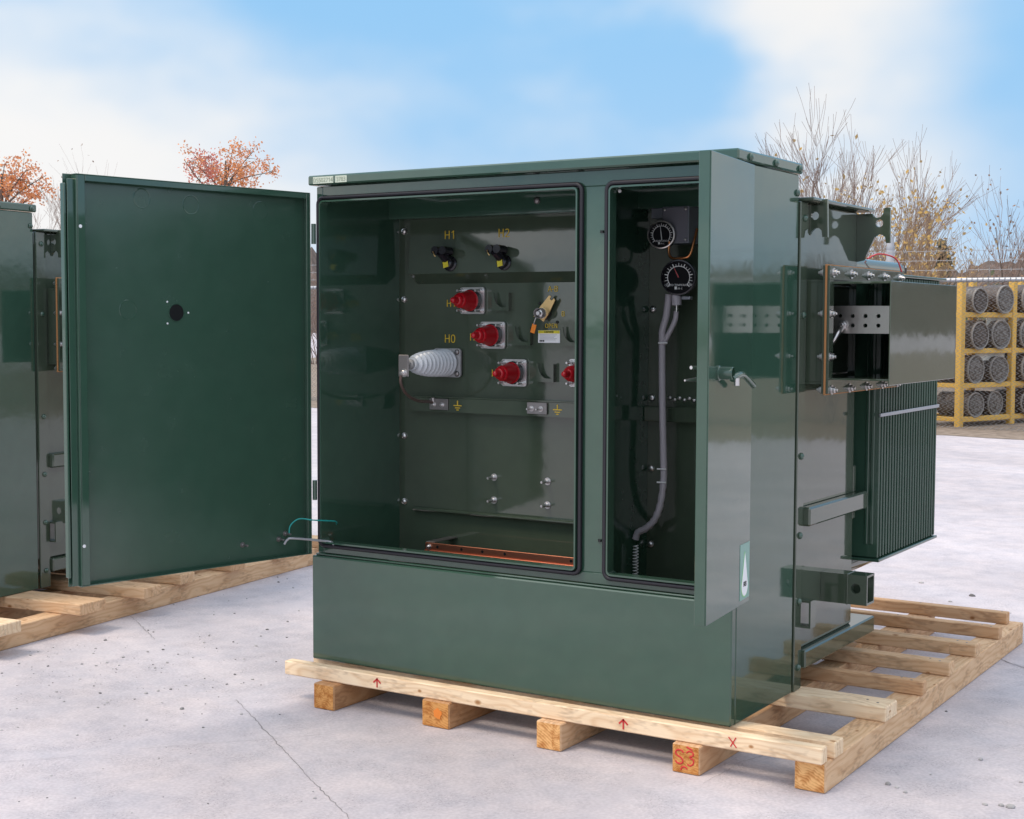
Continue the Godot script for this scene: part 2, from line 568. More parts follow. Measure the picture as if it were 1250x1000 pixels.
func build_ground() -> void:
	var ct := concrete_images()
	var m := StandardMaterial3D.new()
	m.albedo_color = lin(0.975, 0.955, 0.935)
	m.albedo_texture = ct[0]
	m.roughness = 0.9
	m.metallic_specular = 0.35
	m.heightmap_enabled = true
	m.heightmap_texture = ct[1]
	m.heightmap_scale = 0.07
	m.detail_enabled = true
	m.detail_blend_mode = BaseMaterial3D.BLEND_MODE_MUL
	m.detail_uv_layer = BaseMaterial3D.DETAIL_UV_2
	m.detail_albedo = noise_tex(512, 0.009, 5, 31, Color(0.91, 0.905, 0.905), Color(1.0, 1.0, 1.0))
	var s := S()
	var ext := 300.0
	var cs := [Vector3(-ext, 0, -ext), Vector3(ext, 0, -ext), Vector3(ext, 0, 60), Vector3(-ext, 0, 60)]
	var idx := [0, 1, 2, 0, 2, 3]
	for i in idx:
		var p: Vector3 = cs[i]
		s.set_normal(Vector3.UP)
		s.set_uv(Vector2(p.x, p.z) / 2.6)
		s.set_uv2(Vector2((p.x * 0.9 + p.z * 0.45) / 22.0, (p.z * 0.9 - p.x * 0.45) / 5.0))
		s.add_vertex(p)
	var g := put(s, "concrete_ground", m)
	tag(g, "", "", "", "structure")
	# cracks and saw cuts: thin dark lines of dirt in the slab
	var ink := mat(0.22, 0.205, 0.21, 0.95)
	var rng := RandomNumberGenerator.new(); rng.seed = 4
	for line in [[[288, 855, 330, 898, 345, 915, 372, 945, 430, 1003], 0.0014], [[170, 915, 300, 905, 400, 897], 0.0007], [[0, 931, 60, 927, 130, 921], 0.0007], [[160, 753, 190, 782], 0.0016], [[1222, 806, 1262, 820], 0.003], [[858, 958, 905, 930, 1000, 905], 0.0008]]:
		var cst := S()
		var px: Array = line[0]
		var pts := []
		for i in range(0, px.size() - 2, 2):
			var a := ground_at(px[i], px[i + 1]); var b := ground_at(px[i + 2], px[i + 3])
			var steps := maxi(3, int(a.distance_to(b) / 0.02))
			for k in steps: pts.append([a.lerp(b, float(k) / steps) + Vector2(rng.randfn(0, 0.0022), rng.randfn(0, 0.0022)), line[1] * rng.randf_range(0.35, 1.0)])
		for i in pts.size() - 1:
			var p: Vector2 = pts[i][0]; var q: Vector2 = pts[i + 1][0]
			var perp := (q - p).orthogonal().normalized()
			var w0: float = pts[i][1]; var w1: float = pts[i + 1][1]
			quad(cst, Vector3(p.x - perp.x * w0, 0.002, p.y - perp.y * w0), Vector3(p.x + perp.x * w0, 0.002, p.y + perp.y * w0), Vector3(q.x + perp.x * w1, 0.002, q.y + perp.y * w1), Vector3(q.x - perp.x * w1, 0.002, q.y - perp.y * w1), Vector3.UP)
		put(cst, "crack", ink, g)
	# bare earth along the fence
	var dm := mat(0.36, 0.29, 0.235, 0.95)
	dm.albedo_texture = noise_tex(512, 0.02, 5, 41, Color(0.72, 0.70, 0.68), Color(1, 1, 1))
	dm.uv1_triplanar = true
	dm.uv1_scale = Vector3.ONE * 0.6
	var ds := S()
	var edge := FastNoiseLite.new(); edge.seed = 3; edge.frequency = 0.35
	var x := -30.0
	while x < 20.0:
		var z0 := -13.1 + edge.get_noise_1d(x) * 0.5 + clampf(x + 1.0, 0.0, 4.0) * 0.35
		var z1 := -13.1 + edge.get_noise_1d(x + 0.5) * 0.5 + clampf(x - 0.5 + 1.0, 0.0, 4.0) * 0.35
		quad(ds, Vector3(x, 0.004, z0), Vector3(x + 0.5, 0.004, z1), Vector3(x + 0.5, 0.004, -60), Vector3(x, 0.004, -60), Vector3.UP)
		x += 0.5
	var dirt := put(ds, "dirt_strip", dm)
	tag(dirt, "", "", "", "structure")
	# loose stones
	var ms := S()
	var sph := SphereMesh.new(); sph.radius = 1.0; sph.height = 2.0; sph.radial_segments = 7; sph.rings = 4
	var sa := sph.get_mesh_arrays()
	var vs: PackedVector3Array = sa[Mesh.ARRAY_VERTEX]
	var ix: PackedInt32Array = sa[Mesh.ARRAY_INDEX]
	var jn := FastNoiseLite.new(); jn.seed = 2; jn.frequency = 1.1
	for i in range(0, ix.size(), 3):
		var p := []
		for k in 3:
			var v := vs[ix[i + k]]
			p.append(v * (1.0 + jn.get_noise_3dv(v * 1.3) * 0.6))
		var nn: Vector3 = (p[1] - p[0]).cross(p[2] - p[0])
		if nn.length() > 1e-9: tri(ms, p[0], p[1], p[2], (p[0] + p[1] + p[2]).normalized())
	var stone := ms.commit()
	var mm := MultiMesh.new()
	mm.transform_format = MultiMesh.TRANSFORM_3D
	mm.use_colors = true
	mm.mesh = stone
	var xs := []
	for i in 520:
		var far := rng.randf() < 0.3
		var p := Vector2(rng.randf_range(-2.4, 0.9), rng.randf_range(-2.2, 1.6)) if not far else Vector2(rng.randf_range(-3.0, 5.0), rng.randf_range(-13.0, 1.8))
		if rng.randf() < 0.35: p = Vector2(rng.randfn(-0.9, 0.45), rng.randfn(0.15, 0.35))
		if p.x > -0.1 and p.x < 2.0 and p.y > -2.35 and p.y < 0.2: continue
		var sc := 0.0016 + 0.004 * pow(rng.randf(), 3.0)
		if rng.randf() < 0.02: sc = rng.randf_range(0.005, 0.008)
		xs.append([p, sc])
	for d in [[150, 803, 0.012], [117, 813, 0.01], [189, 816, 0.009], [178, 847, 0.011], [164, 854, 0.007], [326, 769, 0.012], [249, 785, 0.010], [235, 803, 0.008], [308, 830, 0.010], [94, 898, 0.009], [187, 772, 0.008], [358, 718, 0.01], [340, 711, 0.012], [1084, 958, 0.016], [1095, 962, 0.012], [1105, 968, 0.011], [1197, 928, 0.016], [1233, 986, 0.02], [1222, 984, 0.013], [1203, 983, 0.012], [1136, 946, 0.009], [1125, 712, 0.02], [1187, 728, 0.024], [1160, 735, 0.015], [1155, 869, 0.01]]:
		xs.append([ground_at(d[0], d[1]), d[2] * 0.5])
	mm.instance_count = xs.size()
	for i in xs.size():
		var sc: float = xs[i][1]
		var bs := Basis(Vector3.UP, rng.randf() * TAU) * Basis(Vector3.RIGHT, rng.randf_range(-0.3, 0.3))
		bs = bs.scaled(Vector3(sc * rng.randf_range(0.9, 1.5), sc * rng.randf_range(0.5, 0.8), sc))
		mm.set_instance_transform(i, Transform3D(bs, Vector3(xs[i][0].x, sc * 0.3, xs[i][0].y)))
		var v := rng.randf_range(0.14, 0.46)
		mm.set_instance_color(i, Color(v, v * 0.97, v * 0.98))
	var sm := StandardMaterial3D.new()
	sm.vertex_color_use_as_albedo = true
	sm.roughness = 0.9
	mm.mesh.surface_set_material(0, sm)
	var gi := MultiMeshInstance3D.new()
	gi.name = "loose_gravel"
	gi.multimesh = mm
	add_child(gi)
	tag(gi, "small loose stones and grit scattered over the pale concrete", "gravel", "", "stuff")

# a point on the ground seen at a pixel of the 1250 x 1000 photograph
func pixel_dir(u: float, v: float) -> Vector3:
	var b := Basis(Vector3.UP, 0.5675) * Basis(Vector3.RIGHT, -0.0614) * Basis(Vector3(0, 0, 1), 0.0035)
	return b * Vector3((u - 625.0) / 1774.97, -(v - 500.0) / 1774.97, -1.0)

func ground_at(u: float, v: float) -> Vector2:
	var d := pixel_dir(u, v)
	var o := Vector3(3.3375, 1.3396, 3.9224)
	var t := -o.y / d.y
	return Vector2(o.x + d.x * t, o.z + d.z * t)

func spot(u: float, dist: float) -> Vector3:      # a place on the ground in the direction of a photo column
	var d := pixel_dir(u, 391.0)
	d.y = 0
	d = d.normalized()
	return Vector3(3.3375, 0, 3.9224) + d * dist

# ---------------------------------------------------------------- pallet
func lumber(parent: Node, called: String, lo: Vector3, hi: Vector3, tone: int, turn := 0.0, endtone := 0) -> MeshInstance3D:
	var c := (lo + hi) * 0.5
	var s := S()
	uvk = 0.85
	uvo = Vector2(fposmod(c.x * 3.17 + c.z * 1.73, 1.0), fposmod(c.z * 2.39 + c.x * 1.1, 1.0))
	box(s, lo - c, hi - c, 0.0035)
	uvk = 0.0
	var o := put(s, called, M.wood[tone], parent)
	o.position = c
	o.rotation.y = turn
	return o

func build_pallet(at: Vector3, turn: float, main: bool) -> void:
	var t := thing("timber_pallet", "timber pallet of square skids and cross slats under the open green transformer" if main else "timber pallet of square skids under the closed green transformer", "pallet", at, turn)
	var skids := [[0.1, 0.19, 0.112, 4], [0.54, 0.65, 0.082, 4], [0.99, 1.08, 0.092, 1], [1.455, 1.545, 0.076, 2], [1.82, 1.913, 0.028, 1]]
	var sk := []
	for k in skids:
		var front: float = k[2] if main else 0.35
		sk.append(lumber(t, "skid", Vector3(k[0], 0.0, -2.29 if main else -2.6), Vector3(k[1], 0.0875, front), k[3]))
	var s0: SurfaceTool
	if main:
		# end grain plates: the sawn ends show rings
		var i := 0
		for k in skids:
			var s := S()
			uvk = 1.0
			var w: float = k[1] - k[0]
			var z: float = k[2]
			var x0: float = k[0] + 0.003; var x1: float = k[1] - 0.003
			var du := 0.37 * i
			quad(s, Vector3(x0, 0.003, z + 0.0012), Vector3(x1, 0.003, z + 0.0012), Vector3(x1, 0.0845, z + 0.0012), Vector3(x0, 0.0845, z + 0.0012), Vector3(0, 0, 1), [Vector2(du, 0.35), Vector2(du + 0.4, 0.35), Vector2(du + 0.4, 0.0), Vector2(du, 0.0)])
			uvk = 0.0
			put(s, "end_grain", M.woodend[0 if k[3] == 1 else 1], t)
			i += 1
		var fb := lumber(t, "front_board", Vector3(-0.065, 0.0882, 0.004), Vector3(1.912, 0.1365, 0.046), 3, 0.012)
		fb.position.z += 0.018
		lumber(t, "front_board", Vector3(-0.02, 0.0882, -0.096), Vector3(1.921, 0.1365, -0.026), 0)
		for a in [[-0.59, -0.478, 3, 1.921], [-0.902, -0.862, 2, 1.922], [-1.243, -1.181, 1, 1.92], [-1.594, -1.529, 1, 1.918], [-1.936, -1.889, 2, 1.914], [-2.244, -2.198, 2, 1.868]]:
			lumber(t, "slat", Vector3(-0.06, 0.0882, a[0]), Vector3(a[3], 0.1365, a[1]), a[2])
		for a in [-0.534, -0.882, -1.21, -1.56, -1.91, -2.22]:
			for x in [1.50, 1.84, 1.88]:
				s0 = S(); xf = Transform3D(Basis(Vector3.RIGHT, -PI / 2), Vector3(x, 0.1364, a + (0.012 if x > 1.86 else -0.008))); lathe(s0, [[0.0042, 0.0], [0.0042, 0.001], [0.0, 0.0012]], 8)
				xf = Transform3D()
				put(s0, "nail", M.dullsteel, t)
		lumber(t, "block", Vector3(1.46, 0.0882, -1.36), Vector3(1.54, 0.128, -1.27), 4)
		# red marker signs on the front board and on the skid end
		var mk := S()
		var stroke := func(st: SurfaceTool, p: Vector2, q: Vector2, z: float, w: float) -> void:
			var d := (q - p).normalized()
			var n := d.orthogonal() * w * 0.5
			prism(st, [p - n - d * w * 0.3, q - n + d * w * 0.3, q + n + d * w * 0.3, p + n - d * w * 0.3], z - 0.0004, z + 0.0006)
		var fz := func(x: float) -> float: return 0.064 - (x - 0.9235) * 0.012 + 0.0012
		for ax in [0.345, 1.282]:
			var z: float = fz.call(ax)
			stroke.call(mk, Vector2(ax, 0.098), Vector2(ax, 0.126), z, 0.005)
			stroke.call(mk, Vector2(ax, 0.126), Vector2(ax - 0.014, 0.113), z, 0.005)
			stroke.call(mk, Vector2(ax, 0.126), Vector2(ax + 0.014, 0.113), z, 0.005)
			put(mk, "arrow_mark", M.redpaint, t)
			mk = S()
		stroke.call(mk, Vector2(1.628, 0.126), Vector2(1.652, 0.099), fz.call(1.64), 0.003)
		stroke.call(mk, Vector2(1.650, 0.127), Vector2(1.634, 0.100), fz.call(1.64), 0.003)
		put(mk, "cross_mark", M.redpaint, t)
		mk = S()
		var zz := 0.0785
		var ess := [Vector2(1.493, 0.063), Vector2(1.486, 0.069), Vector2(1.474, 0.069), Vector2(1.467, 0.061), Vector2(1.472, 0.053), Vector2(1.486, 0.046), Vector2(1.491, 0.036), Vector2(1.484, 0.029), Vector2(1.472, 0.030), Vector2(1.467, 0.036)]
		var three := [Vector2(1.503, 0.064), Vector2(1.511, 0.070), Vector2(1.522, 0.068), Vector2(1.524, 0.059), Vector2(1.513, 0.052), Vector2(1.524, 0.046), Vector2(1.525, 0.035), Vector2(1.515, 0.027), Vector2(1.506, 0.030)]
		var c_ := [Vector2(1.485, 0.010), Vector2(1.488, 0.018), Vector2(1.497, 0.021), Vector2(1.506, 0.015)]
		for ln in [ess, three, c_, [Vector2(1.503, 0.082), Vector2(1.513, 0.078), Vector2(1.522, 0.075)]]:
			var path := []
			for v in ln: path.append(Vector3(v.x, v.y, zz - 0.0018))
			tube(mk, smooth(path, 3), 0.0027, 8)
		put(mk, "red_lettering", M.redpaint, t)
		mk = S()
		var blob := []
		for k in 12: blob.append(Vector2(0.605 + cos(TAU * k / 12) * (0.017 + 0.004 * sin(k * 2.7)), 0.048 + sin(TAU * k / 12) * (0.017 + 0.003 * cos(k * 1.9))))
		prism(mk, blob, 0.0836, 0.0846)
		put(mk, "paint_spot", M.orangepaint, t)
	else:
		for a in [[0.06, 0.22, 3], [-0.44, -0.28, 1], [-0.81, -0.69, 1], [-1.15, -1.04, 1], [-1.56, -1.44, 2], [-1.96, -1.85, 1], [-2.4, -2.28, 1]]:
			lumber(t, "slat", Vector3(-0.06, 0.0882, a[0]), Vector3(2.02 if a[0] > -1.0 else 1.95, 0.1365, a[1]), a[2])

# ---------------------------------------------------------------- transformer
func build_transformer(at: Vector3, turn: float, main: bool) -> void:
	var t := thing("pad_mounted_transformer", "glossy dark green transformer cabinet with both doors open showing red bushing caps" if main else "dark green transformer on its own pallet behind the tall open door", "transformer", at, turn)
	var W := 1.608
	var G: Material = M.green
	var T: Material = M.tank
	var s: SurfaceTool
	# --- front sill, sides, lid
	s = S(); box(s, Vector3(0, 0, -0.030), Vector3(W, 0.369, 0.0), 0.004)
	put(s, "sill_panel", G, t)
	s = S()
	box(s, Vector3(0.004, 0.3695, -0.030), Vector3(W - 0.004, 0.3755, -0.016), 0.002)
	put(s, "sill_trim", G, t)
	for sd in 2:
		s = S()
		var x0 := 0.0 if sd == 0 else W - 0.03
		box(s, Vector3(x0, 0.0, -0.478), Vector3(x0 + 0.03, 1.664, -0.0335), 0.003)
		put(s, "side_panel", G, t)
	s = S()
	box(s, Vector3(-0.006, 1.667, -0.4985), Vector3(W + 0.006, 1.700, 0.007), 0.005)
	var lid := put(s, "lid", G, t)
	for z in [-0.076, -0.27, -0.464]: bolt(lid, Vector3(W + 0.006, 1.681, z), Vector3(1, 0, 0), "round", G)
	if main:
		for d in [[0.020, 0.110, "D5502714"], [0.119, 0.169, "3783"]]:
			s = S(); box(s, Vector3(d[0], 1.671, 0.0072), Vector3(d[1], 1.694, 0.0080), 0.0)
			put(s, "sticker", M.paleprint, lid)
			letters(lid, d[2], Vector3((d[0] + d[1]) * 0.5, 1.6825, 0.0084), 0.014, M.print, Vector3(0, 0, 1), "lettering", 1.0 if d[0] < 0.1 else 0.95)
	# --- door frame: rails and stiles at z = -0.03
	s = S()
	box(s, Vector3(0.0305, 1.616, -0.052), Vector3(W - 0.0305, 1.664, -0.031), 0.002)
	box(s, Vector3(0.0305, 0.376, -0.052), Vector3(W - 0.0305, 0.412, -0.031), 0.002)
	box(s, Vector3(1.066, 0.412, -0.052), Vector3(1.176, 1.616, -0.031), 0.002)
	box(s, Vector3(1.560, 0.412, -0.052), Vector3(W - 0.0305, 1.616, -0.031), 0.002)
	put(s, "door_frame", G, t)
	var holes := [[0.0175, 0.404, 1.077, 1.624], [1.166, 0.400, 1.572, 1.622]]
	if main:
		for h in holes:
			s = S()
			tube(s, rrect(h[0], h[1], h[2], h[3], -0.0225, 0.022, 6), 0.0075, 10, true)
			put(s, "rubber_seal", M.rubber, t)
			s = S()
			band(s, rrect(h[0] + 0.016, h[1] + 0.015, h[2] - 0.016, h[3] - 0.015, 0, 0.012, 5), rrect(h[0] + 0.0105, h[1] + 0.0095, h[2] - 0.0105, h[3] - 0.0095, 0, 0.015, 5), -0.053, -0.012)
			put(s, "opening_lip", G, t)
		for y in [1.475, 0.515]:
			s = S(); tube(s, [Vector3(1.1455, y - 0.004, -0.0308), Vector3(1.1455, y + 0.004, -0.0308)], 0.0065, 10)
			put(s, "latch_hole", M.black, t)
	# --- tank
	s = S()
	box(s, Vector3(0.006, 0.126, -1.06), Vector3(1.600, 1.583, -0.492), 0.006)
	var tank := put(s, "tank", T, t)
	for x in [0.0, 1.5995]:
		s = S(); box(s, Vector3(x, 0.0, -0.552), Vector3(x + 0.012, 1.583, -0.4905), 0.003)
		var fl := put(s, "tank_flange", T, t)
		for y in [1.53, 1.221, 0.766, 0.508, 0.292, 0.075]:
			bolt(fl, Vector3(x + (0.012 if x > 1.0 else 0.0), y, -0.522), Vector3(1 if x > 1.0 else -1, 0, 0), "round", G)
	bolt(lid, Vector3(W, 1.606, -0.462), Vector3(1, 0, 0), "round", G)
	s = S(); box(s, Vector3(-0.04, 1.5835, -1.09), Vector3(1.650, 1.595, -0.502), 0.003)
	put(s, "tank_cover", T, tank)
	s = S(); box(s, Vector3(0.25, 0.0005, -1.08), Vector3(1.36, 0.066, -0.55), 0.002)
	put(s, "base_channel", M.green, tank)
	s = S(); box(s, Vector3(-0.02, 0.0665, -1.24), Vector3(1.626, 0.1255, -0.553), 0.005)
	put(s, "base_rail", T, tank)
	s = S(); box(s, Vector3(1.6005, 0.535, -1.12), Vector3(1.634, 0.597, -0.5525), 0.006)
	put(s, "side_ledge", T, tank)
	s = S(); box(s, Vector3(1.56, 0.50, -1.085), Vector3(1.60, 0.69, -1.0605), 0.003)
	put(s, "stiffener", T, tank)
	# jacking pocket: a square tube open at its outer end, with a hole in its front face
	var tubebox := CSGCombiner3D.new()
	tubebox.name = "jacking_pocket"
	for d in [[Vector3(1.6805, 0.306, -0.788), Vector3(0.16, 0.10, 0.076), 0], [Vector3(1.70, 0.306, -0.788), Vector3(0.18, 0.085, 0.060), 2]]:
		var cb := CSGBox3D.new(); cb.name = "piece"; cb.position = d[0]; cb.size = d[1]; cb.operation = d[2]
		tubebox.add_child(cb, true)
	var cc := CSGCylinder3D.new(); cc.name = "piece"; cc.radius = 0.017; cc.height = 0.05; cc.sides = 20; cc.rotation.x = PI / 2; cc.position = Vector3(1.722, 0.31, -0.75); cc.operation = CSGShape3D.OPERATION_SUBTRACTION
	tubebox.add_child(cc, true)
	bake(tubebox, "jacking_pocket", T, tank)
	s = S(); box(s, Vector3(1.69, 0.254, -0.8275), Vector3(1.6945, 0.358, -0.7485), 0.001)
	put(s, "pocket_collar", T, tank)
	s = S()
	prism(s, [Vector2(1.6005, 0.200), Vector2(1.640, 0.200), Vector2(1.640, 0.290), Vector2(1.6005, 0.290), Vector2(1.6005, 0.284), Vector2(1.634, 0.284), Vector2(1.634, 0.206), Vector2(1.6005, 0.206)], -0.60, -0.555)
	put(s, "jacking_bracket", T, tank)
	# lifting hooks
	var hp := [Vector2(1.6005, 1.576), Vector2(1.655, 1.576), Vector2(1.660, 1.566), Vector2(1.672, 1.561), Vector2(1.686, 1.564), Vector2(1.693, 1.574), Vector2(1.698, 1.5945), Vector2(1.718, 1.5945), Vector2(1.720, 1.473), Vector2(1.706, 1.473), Vector2(1.702, 1.493), Vector2(1.692, 1.502), Vector2(1.678, 1.504), Vector2(1.665, 1.495), Vector2(1.628, 1.415), Vector2(1.6005, 1.410)]
	var hf := [Vector2(1.6005, 1.576), Vector2(1.622, 1.574), Vector2(1.633, 1.579), Vector2(1.639, 1.5945), Vector2(1.659, 1.5945), Vector2(1.662, 1.472), Vector2(1.644, 1.473), Vector2(1.641, 1.494), Vector2(1.631, 1.503), Vector2(1.618, 1.502), Vector2(1.608, 1.493), Vector2(1.6005, 1.480)]
	for hk in [[-1.058, hp, 1.681], [-0.606, hf, 1.618]]:
		var cp := CSGPolygon3D.new(); cp.name = "piece"; cp.polygon = PackedVector2Array(hk[1]); cp.depth = 0.012; cp.position.z = hk[0] + 0.012; cp.material = T
		var comb := CSGCombiner3D.new()
		comb.add_child(cp)
		var hc := CSGCylinder3D.new(); hc.name = "piece"; hc.radius = 0.0135; hc.height = 0.06; hc.sides = 20; hc.rotation.x = PI / 2; hc.position = Vector3(hk[2], 1.542, hk[0] + 0.006); hc.operation = CSGShape3D.OPERATION_SUBTRACTION
		comb.add_child(hc, true)
		bake(comb, "lifting_hook", T, tank)
	# --- side throat with its open terminal box
	s = S()
	for w in [[Vector3(1.6002, 0.998, -1.25), Vector3(1.668, 1.006, -0.568)], [Vector3(1.6002, 1.327, -1.25), Vector3(1.668, 1.335, -0.568)], [Vector3(1.6002, 1.006, -0.576), Vector3(1.668, 1.327, -0.568)], [Vector3(1.6002, 1.006, -1.25), Vector3(1.668, 1.327, -1.242)]]:
		box(s, w[0], w[1], 0.001)
	var throat := put(s, "side_throat", T, t)
	for fr in [[1.6682, 1.6765, T, 0.0, "throat_flange"], [1.6767, 1.6828, M.gasket, 0.004, "cork_gasket"], [1.683, 1.6915, T, 0.0, "box_flange"]]:
		s = S()
		var e: float = fr[3]
		var y0 := 0.969 - e; var y1 := 1.379 + e; var z0 := -1.274 - e; var z1 := -0.541 + e
		for w in [[y0, y0 + 0.045, z0, z1], [y1 - 0.045, y1, z0, z1], [y0 + 0.045, y1 - 0.045, z1 - 0.04, z1], [y0 + 0.045, y1 - 0.045, z0, z0 + 0.04]]:
			box(s, Vector3(fr[0], w[0], w[2]), Vector3(fr[1], w[1], w[3]), 0.0008)
		put(s, fr[4], fr[2], throat)
	for i in 5:
		var z := -0.572 - i * 0.168
		bolt(throat, Vector3(1.6917, 1.357, z), Vector3(1, 0, 0), "hex", M.zinc, 1.15)
		bolt(throat, Vector3(1.6917, 0.981, z), Vector3(1, 0, 0), "hex", M.zinc, 1.15)
	bolt(throat, Vector3(1.668, 1.357, -0.556), Vector3(-1, 0, 0), "hex", M.zinc, 1.1)
	bolt(throat, Vector3(1.668, 0.981, -0.556), Vector3(-1, 0, 0), "hex", M.zinc, 1.1)
	for y in [1.226, 1.088]:
		bolt(throat, Vector3(1.6917, y, -0.557), Vector3(1, 0, 0), "hex", M.zinc, 1.1)
		bolt(throat, Vector3(1.668, y, -0.557), Vector3(-1, 0, 0), "hex", M.zinc, 1.1)
	s = S()
	var bx0 := 1.6917
	var bx1 := 1.8835
	box(s, Vector3(bx0, 1.321, -1.292), Vector3(bx1 - 0.0045, 1.3285, -0.567), 0.001)
	box(s, Vector3(bx0, 1.014, -1.292), Vector3(bx1 - 0.0045, 1.019, -0.567), 0.001)
	box(s, Vector3(bx0, 1.019, -1.292), Vector3(bx1 - 0.0045, 1.321, -1.286), 0.001)
	put(s, "terminal_box", T, throat)
	s = S(); box(s, Vector3(bx1 - 0.0042, 1.0, -1.296), Vector3(bx1, 1.329, -0.563), 0.0015)
	put(s, "end_plate", M.tank, throat)
	# bus bar with two rows of holes
	var bus := CSGCombiner3D.new()
	var bb := CSGBox3D.new(); bb.name = "piece"; bb.size = Vector3(0.262, 0.090, 0.010); bb.position = Vector3(1.737, 1.207, -0.70)
	bus.add_child(bb)
	for i in 5:
		for y in [1.219, 1.188]:
			var c := CSGCylinder3D.new(); c.name = "piece"; c.radius = 0.0068; c.height = 0.03; c.sides = 14; c.rotation.x = PI / 2; c.position = Vector3(1.672 + i * 0.043, y, -0.70); c.operation = CSGShape3D.OPERATION_SUBTRACTION
			bus.add_child(c, true)
	bake(bus, "bus_bar", M.steel, throat)
	s = S()
	tube(s, smooth([Vector3(1.682, 1.187, -0.692), Vector3(1.680, 1.168, -0.664), Vector3(1.668, 1.142, -0.652), Vector3(1.656, 1.128, -0.655)]), 0.010, 8)
	put(s, "terminal_lug", M.zinc, throat)
	bolt(throat, Vector3(1.682, 1.190, -0.694), Vector3(0, 0, 1), "hex", M.zinc, 1.3)
	# --- radiator behind the tank
	var rad := Node3D.new(); rad.name = "radiator"; t.add_child(rad)
	var fin := S()
	box(fin, Vector3(1.145, 0.352, -0.0042), Vector3(1.663, 1.362, 0.0042), 0.0035)
	for x in [1.20, 1.26, 1.32, 1.38, 1.44, 1.50, 1.56, 1.618, 1.638]:
		box(fin, Vector3(x - 0.006, 0.40, 0.0035), Vector3(x + 0.006, 1.32, 0.0085), 0.003)
	var finm := fin.commit()
	for i in 23:
		var o := put(finm, "fin", M.green, rad)
		o.position.z = -1.155 - i * 0.0312
	s = S(); box(s, Vector3(1.6635, 0.862, -1.852), Vector3(1.670, 0.874, -1.137), 0.001)
	put(s, "brace", M.galv, rad)
	s = S(); box(s, Vector3(1.150, 0.340, -1.852), Vector3(1.672, 0.3505, -1.137), 0.002)
	put(s, "bottom_strip", M.green, rad)
	s = S(); box(s, Vector3(1.150, 1.363, -1.91), Vector3(1.672, 1.373, -1.137), 0.002)
	put(s, "top_strip", M.green, rad)
	s = S(); tube(s, [Vector3(1.50, 1.40, -1.0605), Vector3(1.50, 1.40, -1.80)], 0.036, 16)
	put(s, "header_pipe", T, rad)
	s = S(); tube(s, [Vector3(1.50, 0.30, -1.0605), Vector3(1.50, 0.30, -1.75)], 0.034, 16)
	put(s, "header_pipe", T, rad)
	s = S(); tube(s, smooth([Vector3(1.52, 1.436, -1.40), Vector3(1.545, 1.455, -1.46), Vector3(1.585, 1.44, -1.53), Vector3(1.60, 1.39, -1.56)]), 0.003, 6)
	put(s, "red_lead", M.redwire, rad)
	if not main:
		for d in [[0.004, 1.120], [1.124, 1.604]]:
			s = S(); box(s, Vector3(d[0], 0.378, -0.0295), Vector3(d[1], 1.662, 0.002), 0.004)
			put(s, "door", G, t)
		return
	build_compartments(t)
	build_doors(t)

func bake(csg: CSGCombiner3D, called: String, m: Material, parent: Node) -> void:
	csg.name = called
	for c in csg.get_children():
		if c is CSGPrimitive3D: c.material = m
	parent.add_child(csg, true)

